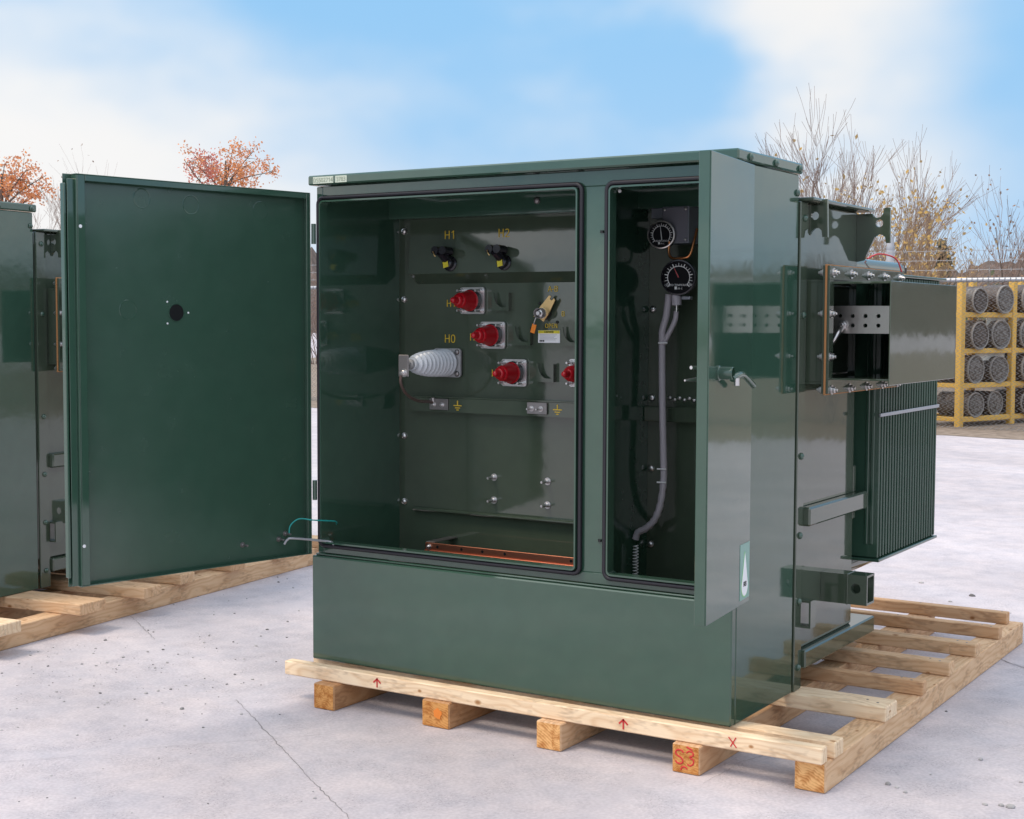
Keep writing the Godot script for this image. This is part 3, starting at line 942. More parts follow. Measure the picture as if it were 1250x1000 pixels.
func build_compartments(t: Node3D) -> void:
	var G: Material = M.green
	var T: Material = M.tank
	var s: SurfaceTool
	var B := -0.4915                 # face of the tank wall
	s = S(); box(s, Vector3(1.068, 0.02, B), Vector3(1.073, 1.63, -0.054), 0.001)
	put(s, "barrier_plate", G, t)
	s = S(); box(s, Vector3(0.0305, 1.572, B), Vector3(1.5775, 1.655, -0.405), 0.002)
	var head := put(s, "head_channel", G, t)
	for x in [0.68, 0.854]: bolt(head, Vector3(x, 1.616, -0.4048), Vector3(0, 0, 1), "round", M.dullsteel, 1.1)
	# projecting fuse panel with a slanted underside
	s = S()
	xf = Transform3D(Basis(Vector3(0, 0, 1), Vector3(0, 1, 0), Vector3(-1, 0, 0)), Vector3.ZERO)
	prism(s, [Vector2(B, 1.335), Vector2(-0.432, 1.371), Vector2(-0.447, 1.5715), Vector2(B, 1.5715)], -0.104, -1.067)
	xf = Transform3D()
	var fp := put(s, "fuse_panel", T, t)
	for d in [["H1", 0.285, 0.293], ["H2", 0.519, 0.527]]:
		letters(fp, d[0], Vector3(d[1], 1.510, -0.4413), 0.030, M.yellow)
		var fh := Node3D.new(); fh.name = "fuse_holder"; t.add_child(fh, true)
		s = S()
		xf = facing(Vector3(d[2], 1.405, -0.4365), Vector3(0, 0.15, 1))
		lathe(s, [[0.0, 0.0], [0.028, 0.0], [0.028, 0.006], [0.022, 0.010], [0.020, 0.026], [0.013, 0.030], [0.0, 0.030]], 18)
		xf = Transform3D()
		put(s, "base", M.plastic, fh)
		s = S()
		tube(s, [Vector3(d[2] - 0.004, 1.418, -0.42), Vector3(d[2] - 0.010, 1.445, -0.385)], 0.0165, 12)
		put(s, "barrel", M.plastic, fh)
		s = S()
		for off in [-0.017, 0.016]:
			tube(s, [Vector3(d[2] - 0.012 + off, 1.450, -0.424), Vector3(d[2] - 0.012 + off, 1.452, -0.374)], 0.0155, 12)
		put(s, "cap", M.plastic, fh)
		s = S(); tube(s, smooth([Vector3(d[2] - 0.033, 1.448, -0.372), Vector3(d[2] - 0.027, 1.436, -0.369), Vector3(d[2] - 0.022, 1.430, -0.371)]), 0.0028, 6)
		put(s, "pin", M.brass, fh)
		s = S()
		xf = facing(Vector3(d[2] - 0.001, 1.402, -0.4045), Vector3(0, 0.15, 1), 0.25)
		box(s, Vector3(-0.011, -0.011, 0.0), Vector3(0.011, 0.011, 0.0012), 0.0)
		xf = Transform3D()
		put(s, "yellow_tag", M.tagyellow, fh)
	# seam bolts down the left corner
	for y in [1.533, 1.278, 0.763, 0.513]: bolt(t, Vector3(0.042, y, B), Vector3(0, 0, 1), "round", M.zinc, 1.05, "corner_bolt")
	bolt(t, Vector3(0.0305, 1.611, -0.44), Vector3(1, 0, 0.2), "round", M.zinc, 1.05, "corner_bolt")
	# red capped bushings on square plates
	for c in [[0.357, 1.272], [0.446, 1.147], [0.538, 1.013], [0.820, 1.018]]:
		var bu := Node3D.new(); bu.name = "bushing"; t.add_child(bu, true)
		s = S(); prism(s, rr2(c[0], c[1], 0.053, 0.0485, 0.009), B + 0.003, B + 0.011)
		put(s, "plate", M.zinc, bu)
		s = S(); prism(s, rr2(c[0], c[1], 0.050, 0.0455, 0.009), B, B + 0.003)
		put(s, "plate_gasket", M.black, bu)
		for dx in [-0.040, 0.040]:
			for dy in [-0.036, 0.036]: bolt(bu, Vector3(c[0] + dx, c[1] + dy, B + 0.0112), Vector3(0, 0, 1), "stud", M.zinc, 0.9)
		xf = Transform3D(Basis(), Vector3(c[0], c[1], B + 0.011))
		s = S(); lathe(s, [[0.0, 0.0], [0.0415, 0.0], [0.0415, 0.010], [0.036, 0.014], [0.0, 0.014]], 24)
		put(s, "collar", M.black, bu)
		s = S(); lathe(s, [[0.0, 0.0142], [0.036, 0.0142], [0.0385, 0.017], [0.0385, 0.021], [0.0355, 0.024], [0.034, 0.030], [0.0275, 0.080], [0.0245, 0.085], [0.0225, 0.087], [0.0215, 0.095], [0.0175, 0.101], [0.0135, 0.104], [0.0118, 0.113], [0.0110, 0.122], [0.0085, 0.128], [0.0045, 0.131], [0.0, 0.132]], 28)
		put(s, "cap", M.red, bu)
		xf = Transform3D()
	# parking stands: small bent pockets
	for c in [[0.449, 1.235], [0.541, 1.112], [0.638, 0.983], [0.739, 1.112]]:
		s = S()
		var x: float = c[0]; var y: float = c[1]
		var u := [Vector2(x, y), Vector2(x + 0.071, y), Vector2(x + 0.071, y + 0.066), Vector2(x + 0.061, y + 0.066), Vector2(x + 0.061, y + 0.013)]
		for k in 7:
			var a := PI / 2 * (1.0 - k / 6.0)
			u.append(Vector2(x + 0.007 + 0.036 * (1.0 - cos(a)), y + 0.067 - 0.054 * sin(a)))
		u.append(Vector2(x, y + 0.067))
		prism(s, u, B + 0.016, B + 0.020)
		box(s, Vector3(x + 0.004, y + 0.001, B), Vector3(x + 0.067, y + 0.005, B + 0.016), 0.0)
		box(s, Vector3(x + 0.0665, y + 0.0055, B), Vector3(x + 0.0705, y + 0.064, B + 0.016), 0.0)
		put(s, "parking_stand", T, t)
	# neutral bushing H0
	var nb := Node3D.new(); nb.name = "neutral_bushing"; t.add_child(nb)
	var nc := Vector3(0.250, 1.044, B)
	s = S(); prism(s, rr2(nc.x, nc.y, 0.060, 0.053, 0.012), B + 0.010, B + 0.018)
	put(s, "plate", M.weathered, nb)
	s = S(); prism(s, rr2(nc.x, nc.y, 0.057, 0.050, 0.012), B, B + 0.010)
	put(s, "plate_gasket", M.black, nb)
	for dx in [-0.046, 0.046]:
		for dy in [-0.040, 0.040]: bolt(nb, Vector3(nc.x + dx, nc.y + dy, B + 0.0182), Vector3(0, 0, 1), "round", M.dullsteel, 0.9)
	var prof := [[0.0, 0.018], [0.044, 0.018]]
	for i in 10:
		var z := 0.024 + i * 0.0205
		var r := 0.0515 - 0.0004 * i - 0.014 * pow(i / 9.0, 4.0)
		prof.append_array([[r - 0.016, z], [r - 0.001, z + 0.003], [r, z + 0.0055], [r - 0.001, z + 0.008], [r - 0.019, z + 0.0195]])
	prof.append_array([[0.026, 0.232], [0.024, 0.240], [0.0, 0.240]])
	xf = Transform3D(Basis(), nc)
	s = S(); lathe(s, prof, 32)
	put(s, "sheds", M.porcelain, nb)
	s = S(); lathe(s, [[0.0, 0.238], [0.018, 0.238], [0.018, 0.252], [0.012, 0.256], [0.012, 0.282], [0.0, 0.282]], 18)
	put(s, "stud", M.weathered, nb)
	xf = Transform3D()
	s = S(); box(s, Vector3(nc.x - 0.022, 1.000, -0.2105), Vector3(nc.x + 0.022, 1.078, -0.2045), 0.002)
	put(s, "spade", M.dullsteel, nb)
	bolt(nb, Vector3(nc.x + 0.004, 1.014, -0.2043), Vector3(0, 0, 1), "hex", M.zinc, 1.1)
	s = S(); tube(s, smooth([Vector3(nc.x - 0.006, 1.006, -0.2), Vector3(nc.x - 0.010, 0.975, -0.205), Vector3(0.232, 0.935, -0.25), Vector3(0.215, 0.908, -0.34), Vector3(0.205, 0.901, -0.42), Vector3(0.206, 0.896, -0.446)]), 0.0055, 8)
	put(s, "ground_strap", M.wire, nb)
	for d in [["H0", 0.251, 1.132, 0.030], ["H1A", 0.268, 1.262, 0.026], ["H2A", 0.372, 1.139, 0.026], ["H3A", 0.468, 1.009, 0.026]]:
		letters(t, d[0], Vector3(d[1], d[2], B + 0.001), d[3], M.yellow)
	# grounding rail with its pads and earth signs
	s = S()
	prism(s, [Vector2(0.089, 0.913), Vector2(0.089, 0.878), Vector2(0.108, 0.862), Vector2(1.067, 0.862), Vector2(1.067, 0.913)], -0.464, -0.459)
	box(s, Vector3(0.089, 0.9135, B), Vector3(1.067, 0.919, -0.459), 0.001)
	var gr := put(s, "grounding_rail", T, t)
	for x in [0.187, 0.613]:
		s = S(); box(s, Vector3(x, 0.870, -0.4588), Vector3(x + 0.082, 0.911, -0.4500), 0.001)
		put(s, "ground_pad", M.dullsteel, gr)
		for dx in [0.020, 0.058]: bolt(gr, Vector3(x + dx, 0.889, -0.4498), Vector3(0, 0, 1), "stud" if x > 0.5 else "hex", M.zinc, 0.75)
		var cx: float = x + 0.121
		s = S()
		prism(s, [Vector2(cx - 0.002, 0.890), Vector2(cx + 0.002, 0.890), Vector2(cx + 0.002, 0.906), Vector2(cx - 0.002, 0.906)], -0.4589, -0.4578)
		for k in 3:
			var hw: float = [0.018, 0.011, 0.005][k]
			var y: float = [0.888, 0.8795, 0.872][k]
			prism(s, [Vector2(cx - hw, y - 0.0018), Vector2(cx + hw, y - 0.0018), Vector2(cx + hw, y + 0.0018), Vector2(cx - hw, y + 0.0018)], -0.4589, -0.4578)
		put(s, "earth_sign", M.yellow, gr)
	s = S(); tube(s, [Vector3(0.206, 0.890, -0.4495), Vector3(0.207, 0.915, -0.444)], 0.007, 8)
	put(s, "lug", M.zinc, gr)
	# lower rail, studs and the copper bar
	s = S(); box(s, Vector3(0.094, 0.486, B), Vector3(1.067, 0.498, -0.466), 0.004)
	put(s, "lower_rail", T, t)
	for c in [[0.448, 0.630], [0.676, 0.629], [0.448, 0.546], [0.676, 0.544]]: bolt(t, Vector3(c[0], c[1], B), Vector3(0, 0, 1), "stud", M.zinc, 1.0, "stud_bolt")
	s = S()
	box(s, Vector3(0.245, 0.352, -0.352), Vector3(1.066, 0.392, -0.344), 0.001)
	var cb := put(s, "copper_bus_bar", M.copper, t)
	s = S(); box(s, Vector3(0.245, 0.325, -0.3435), Vector3(1.066, 0.366, -0.3365), 0.001)
	put(s, "lower_strip", M.copper, cb)
	for x in [0.30, 0.405, 0.495, 0.59, 0.86]:
		s = S(); tube(s, [Vector3(x, 0.380, -0.3445), Vector3(x, 0.380, -0.3432)], 0.0055, 12)
		put(s, "bolt_hole", M.black, cb)
	bolt(cb, Vector3(0.262, 0.378, -0.3438), Vector3(0, 0, 1), "hex", M.zinc, 0.8)
	s = S(); box(s, Vector3(0.247, 0.3925, B), Vector3(0.285, 0.3965, -0.346), 0.001)
	put(s, "bracket", M.dullsteel, cb)
	# tap switch
	var tp := Node3D.new(); tp.name = "tap_switch"; t.add_child(tp)
	var tc := Vector3(0.664, 1.226, B)
	s = S()
	xf = Transform3D(Basis(Vector3(0, 0, 1), -0.62), tc)
	prism(s, [Vector2(-0.020, -0.022), Vector2(0.020, -0.022), Vector2(0.022, 0.010), Vector2(0.015, 0.066), Vector2(0.007, 0.070), Vector2(0.005, 0.058), Vector2(-0.005, 0.058), Vector2(-0.007, 0.070), Vector2(-0.015, 0.066), Vector2(-0.022, 0.010)], 0.018, 0.022)
	xf = Transform3D()
	put(s, "handle", M.brass, tp)
	s = S(); xf = Transform3D(Basis(), tc)
	lathe(s, [[0.0, 0.0], [0.024, 0.0], [0.024, 0.018], [0.0, 0.018]], 20)
	put(s, "base", M.black, tp)
	s = S(); lathe(s, [[0.019, 0.0222], [0.019, 0.030], [0.014, 0.031], [0.014, 0.040], [0.007, 0.041], [0.007, 0.055], [0.0, 0.055]], 20)
	put(s, "spindle", M.zinc, tp)
	s = S()
	var coil := []
	for k in 40: coil.append(Vector3(cos(k * 0.6) * 0.0175, sin(k * 0.6) * 0.0175, 0.030 + k * 0.0006))
	tube(s, coil, 0.0018, 6)
	put(s, "spring", M.dullsteel, tp)
	xf = Transform3D()
	s = S(); tube(s, smooth([tc + Vector3(-0.012, -0.014, 0.045), tc + Vector3(-0.020, -0.032, 0.045), tc + Vector3(-0.022, -0.040, 0.042)]), 0.002, 6)
	put(s, "tag_wire", M.zinc, tp)
	s = S(); xf = Transform3D(Basis(Vector3(0, 0, 1), -0.3), tc + Vector3(-0.026, -0.054, 0.040)); box(s, Vector3(-0.009, -0.016, -0.001), Vector3(0.009, 0.016, 0.001), 0.0005)
	xf = Transform3D()
	put(s, "orange_tag", M.orange, tp)
	for d in [["A-B", 0.694, 1.312, 0.020], ["A", 0.622, 1.222, 0.018], ["B", 0.736, 1.224, 0.018], ["OPEN", 0.688, 1.182, 0.015]]:
		letters(t, d[0], Vector3(d[1], d[2], B + 0.001), d[3], M.yellow)
	for c in [[0.640, 1.262], [0.712, 1.195]]: bolt(t, Vector3(c[0], c[1], B), Vector3(0, 0, 1), "round", M.black, 0.5, "stop_screw")
	s = S(); box(s, Vector3(0.634, 1.122, B), Vector3(0.724, 1.166, B + 0.0015), 0.0)
	var lb := put(s, "caution_label", M.white, t)
	s = S(); box(s, Vector3(0.635, 1.155, B + 0.0016), Vector3(0.723, 1.1655, B + 0.0022), 0.0)
	put(s, "yellow_band", M.tagyellow, lb)
	letters(lb, "CAUTION", Vector3(0.679, 1.1602, B + 0.0028), 0.0062, M.ink, Vector3(0, 0, 1), "lettering", 1.0, 700)
	s = S()
	for k in 5:
		box(s, Vector3(0.640, 1.1495 - k * 0.0045, B + 0.0016), Vector3(0.712 - 0.006 * ((k * 7) % 3), 1.1510 - k * 0.0045, B + 0.0021), 0.0)
	put(s, "print_line", mat(0.35, 0.35, 0.38, 0.6), lb)
	letters(lb, "■ ● ■", Vector3(0.650, 1.1275, B + 0.0025), 0.005, M.ink)
	# --- low voltage side
	s = S(); box(s, Vector3(1.0735, 0.862, B), Vector3(1.577, 0.913, -0.459), 0.003)
	put(s, "grounding_rail", T, t)
	for y in [1.24, 0.94, 0.70, 0.44]: bolt(t, Vector3(1.088, y, B), Vector3(0, 0, 1), "round", M.zinc, 1.05, "corner_bolt")
	for k in 6: bolt(t, Vector3(1.155 + k * 0.018, 0.942 - 0.006 * (k % 2), B), Vector3(0, 0, 1), "round", M.zinc, 0.6, "terminal_stud")
	var tb := Node3D.new(); tb.name = "terminal_box"; t.add_child(tb)
	s = S(); box(s, Vector3(1.165, 1.455, B), Vector3(1.262, 1.575, -0.40), 0.002)
	put(s, "housing", M.greyplate, tb)
	s = S(); box(s, Vector3(1.168, 1.458, -0.3998), Vector3(1.259, 1.572, -0.3970), 0.001)
	put(s, "cover", mat(0.16, 0.16, 0.19, 0.35), tb)
	for c in [[1.176, 1.565], [1.252, 1.565], [1.252, 1.466]]: bolt(tb, Vector3(c[0], c[1], -0.3970), Vector3(0, 0, 1), "round", M.zinc, 0.45)
	s = S(); box(s, Vector3(1.11, 1.540, B), Vector3(1.164, 1.580, -0.43), 0.002)
	put(s, "bracket", M.greyplate, tb)
	s = S(); tube(s, smooth([Vector3(1.292, 1.50, -0.40), Vector3(1.288, 1.455, -0.385), Vector3(1.277, 1.412, -0.375), Vector3(1.245, 1.404, -0.372), Vector3(1.215, 1.406, -0.372), Vector3(1.203, 1.425, -0.376), Vector3(1.203, 1.46, -0.38)], 5), 0.0045, 8)
	put(s, "copper_tube", M.coppertube, t)
	gauge(t, Vector3(1.176, 1.482, -0.375), 0.047, false)
	gauge(t, Vector3(1.245, 1.342, -0.365), 0.059, true)
	# grey conduits down to the floor
	s = S()
	tube(s, [Vector3(1.232, 1.29, -0.375), Vector3(1.234, 1.252, -0.375)], 0.016, 12)
	put(s, "conduit_socket", M.conduit, t)
	s = S()
	tube(s, [Vector3(1.234, 1.2515, -0.375), Vector3(1.234, 1.243, -0.375), Vector3(1.234, 1.242, -0.375), Vector3(1.233, 1.228, -0.375)], [0.007, 0.004, 0.006, 0.005], 10)
	put(s, "cable_gland", M.zinc, t)
	s = S()
	var cp := smooth([Vector3(1.200, 1.288, -0.385), Vector3(1.192, 1.22, -0.385), Vector3(1.178, 1.17, -0.385), Vector3(1.177, 1.14, -0.385), Vector3(1.179, 1.0, -0.385), Vector3(1.182, 0.88, -0.385), Vector3(1.186, 0.76, -0.385), Vector3(1.188, 0.68, -0.385), Vector3(1.178, 0.60, -0.385), Vector3(1.158, 0.545, -0.385), Vector3(1.125, 0.510, -0.385), Vector3(1.080 + 0.015, 0.494, -0.385), Vector3(1.085, 0.470, -0.385)], 6)
	var cr := []
	for k in cp.size(): cr.append(0.0115 + 0.0012 * sin(k * 2.2) * (1.0 if k > 42 else 0.15))
	tube(s, cp, cr, 12)
	var cond := put(s, "conduit", M.conduit, t)
	s = S(); tube(s, smooth([Vector3(1.233, 1.232, -0.375), Vector3(1.226, 1.20, -0.378), Vector3(1.200, 1.155, -0.383), Vector3(1.183, 1.125, -0.384)], 6), 0.0085, 10)
	put(s, "branch", M.conduit, cond)
	for y in [1.128, 0.712, 0.668]:
		s = S(); tube(s, [Vector3(1.170, y, -0.372), Vector3(1.203, y + 0.001, -0.372)], 0.003, 6)
		put(s, "cable_tie", M.white, cond)
	s = S()
	var hel := []
	for k in 120: hel.append(Vector3(1.094 + cos(k * 0.55) * 0.0085, 0.452 - k * 0.0009, -0.37 + sin(k * 0.55) * 0.0085))
	tube(s, hel, 0.0019, 6)
	put(s, "spiral_wrap", M.white, t)
	s = S(); box(s, Vector3(1.0732, 0.575, -0.20), Vector3(1.0745, 0.69, -0.128), 0.0)
	put(s, "rating_plate", M.greyplate, t)
	bolt(t, Vector3(1.19, 1.600, -0.060), Vector3(0.2, -0.2, 1), "round", M.white, 0.5, "corner_bolt")

func rr2(cx: float, cy: float, hw: float, hh: float, r: float) -> Array:
	var out := []
	for v in rrect(cx - hw, cy - hh, cx + hw, cy + hh, 0, r, 4): out.append(Vector2(v.x, v.y))
	return out

func gauge(t: Node3D, c: Vector3, r: float, big: bool) -> void:
	var g := Node3D.new(); g.name = "dial_gauge"; t.add_child(g, true)
	var face := facing(c, Vector3(0.25, 0.0, 1.0))
	xf = face
	var s := S(); lathe(s, [[0.0, -0.06], [r * 0.55, -0.06], [r * 0.6, -0.03], [r * 0.97, -0.025], [r * 0.97, 0.0], [0.0, 0.0]], 32)
	put(s, "case", M.plastic, g)
	s = S(); lathe(s, [[r * 0.97, -0.004], [r, 0.002], [r * 0.97, 0.009], [r * 0.90, 0.010], [r * 0.87, 0.004]], 36)
	put(s, "bezel", M.plastic if big else M.steel, g)
	s = S(); lathe(s, [[r * 0.88, 0.001], [0.0, 0.001]], 32)
	put(s, "face", M.dialface, g)
	s = S()
	for k in 21:
		var a := deg_to_rad(-130.0 + 260.0 * k / 20)
		var l := 0.80 if k % 2 == 0 else 0.74
		var d := Vector2(sin(a), cos(a))
		var n := d.orthogonal() * r * (0.022 if k % 4 == 0 else 0.012)
		prism(s, [d * r * 0.63 - n, d * r * l - n, d * r * l + n, d * r * 0.63 + n], 0.0012, 0.0017)
	var prev := Vector2()
	for k in 27:
		var a := deg_to_rad(-130.0 + 10.0 * k)
		var d := Vector2(sin(a), cos(a))
		if k > 0: prism(s, [prev * r * 0.60, d * r * 0.60, d * r * 0.635, prev * r * 0.635], 0.0012, 0.0017)
		prev = d
	put(s, "scale", M.dialmark, g)
	s = S()
	var na := -0.45 if big else -0.12
	var nd := Vector2(sin(na), cos(na))
	var nn := nd.orthogonal() * r * 0.028
	prism(s, [-nd * r * (0.0 if big else 0.36) - nn, nd * r * 0.58 - nn * 0.4, nd * r * 0.58 + nn * 0.4, -nd * r * (0.0 if big else 0.36) + nn], 0.003, 0.004)
	put(s, "needle", M.red if big else M.dialmark, g)
	xf = Transform3D()
	letters(g, "LIQUID TEMPERATURE" if big else "LIQUID LEVEL", face * Vector3(0, -r * 0.42, 0.002), r * 0.11, M.dialmark, face.basis.z)
	letters(g, "● m c", face * Vector3(0, -r * 0.60, 0.002), r * 0.12, M.dialmark, face.basis.z)
	if big:
		xf = face
		s = S(); box(s, Vector3(r * 0.10, -r * 0.28 - 0.055, -0.05), Vector3(r * 0.62, -r * 1.02, -0.015), 0.002)
		put(s, "mount", M.greyplate, g)
		xf = Transform3D()

func build_doors(t: Node3D) -> void:
	var G: Material = M.green
	var s: SurfaceTool
	# ---- tall left door, seen from inside. Local frame: x from the hinge to the free edge, y up, z towards the viewer's side (inside)
	var h := Vector3(-0.0034, 0.0, -0.0056)
	var f := Vector3(-0.178, 0.0, 0.9145)
	var ax := (f - h).normalized()
	var inn := Vector3(ax.z, 0, -ax.x)
	var F := Transform3D(Basis(ax, Vector3.UP, ax.cross(Vector3.UP)), h)
	if F.basis.z.dot(inn) < 0.0: F.basis.z = -F.basis.z
	var y0 := 0.373
	var y1 := 1.6425
	xf = F
	var L := 0.926
	s = S(); box(s, Vector3(0.0, y0, -0.036), Vector3(L + 0.006, y1, -0.033), 0.001)
	var door := put(s, "hinged_door", M.doorpaint, t)
	s = S(); box(s, Vector3(0.0, y1 - 0.003, -0.0328), Vector3(L - 0.02, y1, 0.0), 0.001)
	box(s, Vector3(0.0185, y1 - 0.021, -0.003), Vector3(L - 0.051, y1 - 0.0032, 0.0), 0.001)
	put(s, "top_flange", G, door)
	s = S(); box(s, Vector3(0.0, y0, -0.0328), Vector3(L - 0.02, y0 + 0.003, 0.0), 0.001)
	put(s, "bottom_flange", G, door)
	s = S(); box(s, Vector3(0.0, y0 + 0.0032, -0.0328), Vector3(0.003, y1 - 0.0032, 0.0), 0.001)
	box(s, Vector3(0.0032, y0 + 0.0032, -0.003), Vector3(0.018, y1 - 0.0032, 0.0), 0.001)
	put(s, "hinge_flange", G, door)
	s = S(); box(s, Vector3(L - 0.050, y0 + 0.0035, -0.003), Vector3(L - 0.0245, y1 - 0.0035, 0.0), 0.001)
	box(s, Vector3(L - 0.024, y0 + 0.0035, -0.0328), Vector3(L - 0.0205, y1 - 0.0035, 0.0), 0.001)
	put(s, "latch_flange", G, door)
	s = S(); box(s, Vector3(L - 0.0203, y0 + 0.0035, -0.014), Vector3(L + 0.004, y1 - 0.016, -0.011), 0.001)
	put(s, "edge_lip", G, door)
	s = S(); box(s, Vector3(L + 0.0062, y0 + 0.03, -0.034), Vector3(L + 0.015, y1 - 0.03, -0.014), 0.002)
	put(s, "edge_fold", G, door)
	# opening for the lock: its darkness a painted black disc, with a painted rim and three white dots
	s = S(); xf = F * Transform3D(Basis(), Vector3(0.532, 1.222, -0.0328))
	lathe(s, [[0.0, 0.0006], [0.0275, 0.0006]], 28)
	put(s, "dark_lock_disc", M.black, door)  # flat black disc, the dark of the hole put into its colour
	s = S(); lathe(s, [[0.0275, 0.0], [0.0275, 0.0022], [0.0295, 0.0022], [0.0295, 0.0]], 28)
	put(s, "lock_rim", G, door)
	xf = F
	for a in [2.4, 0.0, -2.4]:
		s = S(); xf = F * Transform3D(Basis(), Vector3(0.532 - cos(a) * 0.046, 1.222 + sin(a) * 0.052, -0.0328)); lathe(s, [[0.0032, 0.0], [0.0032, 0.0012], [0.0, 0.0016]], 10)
		put(s, "daylight_dot", M.white, door)  # white dots painted as daylight coming through small holes
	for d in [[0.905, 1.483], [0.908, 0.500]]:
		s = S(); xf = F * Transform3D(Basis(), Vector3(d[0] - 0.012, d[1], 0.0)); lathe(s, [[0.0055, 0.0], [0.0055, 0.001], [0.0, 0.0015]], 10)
		put(s, "sky_dot", M.white, door)  # white dot painted as bright sky showing through a hole in the edge
	# faint weld rings of the studs
	for d in [[0.656, 1.584], [0.471, 1.574], [0.191, 1.571], [0.71, 1.23]]:
		s = S(); xf = F * Transform3D(Basis(), Vector3(d[0], d[1], -0.0329)); lathe(s, [[0.0285, 0.0], [0.0305, 0.00025], [0.0325, 0.0]], 28)
		put(s, "weld_ring", G, door)
	xf = Transform3D()
	for d in [[0.277, 0.432], [0.123, 0.435], [0.094, 0.452]]: bolt(door, F * Vector3(d[0], d[1], -0.0328), inn, "stud", M.dullsteel, 0.7)
	for y in [1.50, 0.60]:
		s = S(); tube(s, [Vector3(0.003, y - 0.035, -0.014), Vector3(0.003, y + 0.035, -0.014)], 0.0085, 10)
		put(s, "hinge", G, t)
	# stay rod and bonding wire between the door and the cabinet
	var p0 := F * Vector3(0.123, 0.435, 0.0)
	s = S(); tube(s, smooth([p0 + Vector3(0, -0.014, 0), p0 + Vector3(0.01, 0.002, -0.005), p0 + Vector3(0.025, 0.006, -0.02), Vector3(0.055, 0.421, -0.018), Vector3(0.078, 0.416, -0.02), Vector3(0.082, 0.408, -0.022)], 5), 0.0042, 8)
	put(s, "stay_rod", M.galv, door)
	var p1 := F * Vector3(0.094, 0.452, -0.01)
	s = S(); tube(s, smooth([p1, p1 + Vector3(0.004, 0.03, -0.002), p1 + Vector3(0.02, 0.052, -0.03), Vector3(0.035, 0.50, 0.03), Vector3(0.06, 0.492, -0.035), Vector3(0.062, 0.486, -0.06), Vector3(0.05, 0.475, -0.075)], 6), 0.0024, 6)
	put(s, "bonding_wire", M.teal, door)
	# ---- narrow right door, seen from outside
	h = Vector3(1.6575, 0.0, -0.0089)
	f = Vector3(1.7069, 0.0, 0.3942)
	ax = (f - h).normalized()
	F = Transform3D(Basis(ax, Vector3.UP, Vector3(ax.z, 0, -ax.x)), h)     # local z = outwards (+x)
	F.basis = Basis(ax, Vector3.UP, ax.cross(Vector3.UP))
	if F.basis.z.x < 0.0: F.basis.z = -F.basis.z
	y0 = 0.3837
	y1 = 1.6494
	L = (f - h).length()
	xf = F
	s = S(); box(s, Vector3(0.0, y0, -0.003), Vector3(L, y1, 0.0), 0.0012)
	var d2 := put(s, "hinged_door", G, t)
	s = S(); box(s, Vector3(L - 0.003, y0, -0.034), Vector3(L, y1, -0.0032), 0.0012)
	box(s, Vector3(L - 0.03, y0 + 0.003, -0.034), Vector3(L - 0.0032, y1 - 0.003, -0.031), 0.001)
	put(s, "latch_flange", G, d2)
	s = S(); box(s, Vector3(0.0, y1 - 0.003, -0.034), Vector3(L - 0.0305, y1, -0.0032), 0.001)
	put(s, "top_flange", G, d2)
	s = S(); box(s, Vector3(0.0, y0, -0.034), Vector3(L - 0.0305, y0 + 0.003, -0.0032), 0.001)
	put(s, "bottom_flange", G, d2)
	s = S(); box(s, Vector3(0.0, y0 + 0.0035, -0.034), Vector3(0.003, y1 - 0.0035, -0.0035), 0.001)
	put(s, "hinge_flange", G, d2)
	# lock barrel and lever
	s = S(); xf = F * Transform3D(Basis(), Vector3(0.323, 1.061, 0.0002))
	lathe(s, [[0.0, 0.0], [0.021, 0.0], [0.021, 0.004], [0.0175, 0.006], [0.0175, 0.040], [0.0155, 0.042], [0.0155, 0.030], [0.0, 0.030]], 20)
	put(s, "lock_barrel", G, d2)
	xf = F
	s = S(); tube(s, smooth([Vector3(0.315, 1.045, 0.036), Vector3(0.29, 1.052, 0.040), Vector3(0.25, 1.056, 0.042), Vector3(0.21, 1.048, 0.042), Vector3(0.13, 1.020, 0.042)], 5), 0.0085, 10)
	put(s, "lever", G, d2)
	s = S(); tube(s, [Vector3(0.302, 1.047, 0.045), Vector3(0.302, 1.027, 0.045)], 0.008, 10)
	put(s, "padlock_pin", M.zinc, d2)
	s = S(); tube(s, [Vector3(0.36, 1.075, -0.034), Vector3(0.405, 1.077, -0.05)], 0.005, 8)
	tube(s, [Vector3(0.35, 1.045, -0.034), Vector3(0.42, 1.043, -0.062)], [0.008, 0.003], 8)
	put(s, "latch_tongue", M.zinc, d2)
	# sticker: a white drop on a pale green ground
	s = S(); box(s, Vector3(0.004, 0.398, 0.0002), Vector3(0.098, 0.560, 0.0010), 0.0)
	var st := put(s, "drop_sticker", M.stickergreen, d2)
	for k in 2:
		s = S()
		var drop := []
		for i in 24:
			var a := TAU * i / 24.0
			var rr := 0.036 - 0.003 * k
			var px := sin(a) * rr * pow(absf(sin(a * 0.5)), 0.0)
			var py := -cos(a) * rr
			if py > 0.0:
				var q := py / rr
				px *= (1.0 - q * 0.15)
				py = pow(q, 1.15) * (0.098 - 0.006 * k)
				px = signf(px) * rr * pow(1.0 - q, 0.85) * 0.98
			drop.append(Vector2(0.053 + px * 0.95, 0.440 + py))
		prism(s, drop, 0.0011 + k * 0.0006, 0.0016 + k * 0.0006)
		put(s, "drop", M.lime if k == 0 else M.white, st)
	xf = Transform3D()
	var lt := letters(st, "FR3", F * Vector3(0.053, 0.442, 0.0026), 0.014, M.ink, F.basis.z, "lettering", 0.9, 700)
	lt.name = "lettering"

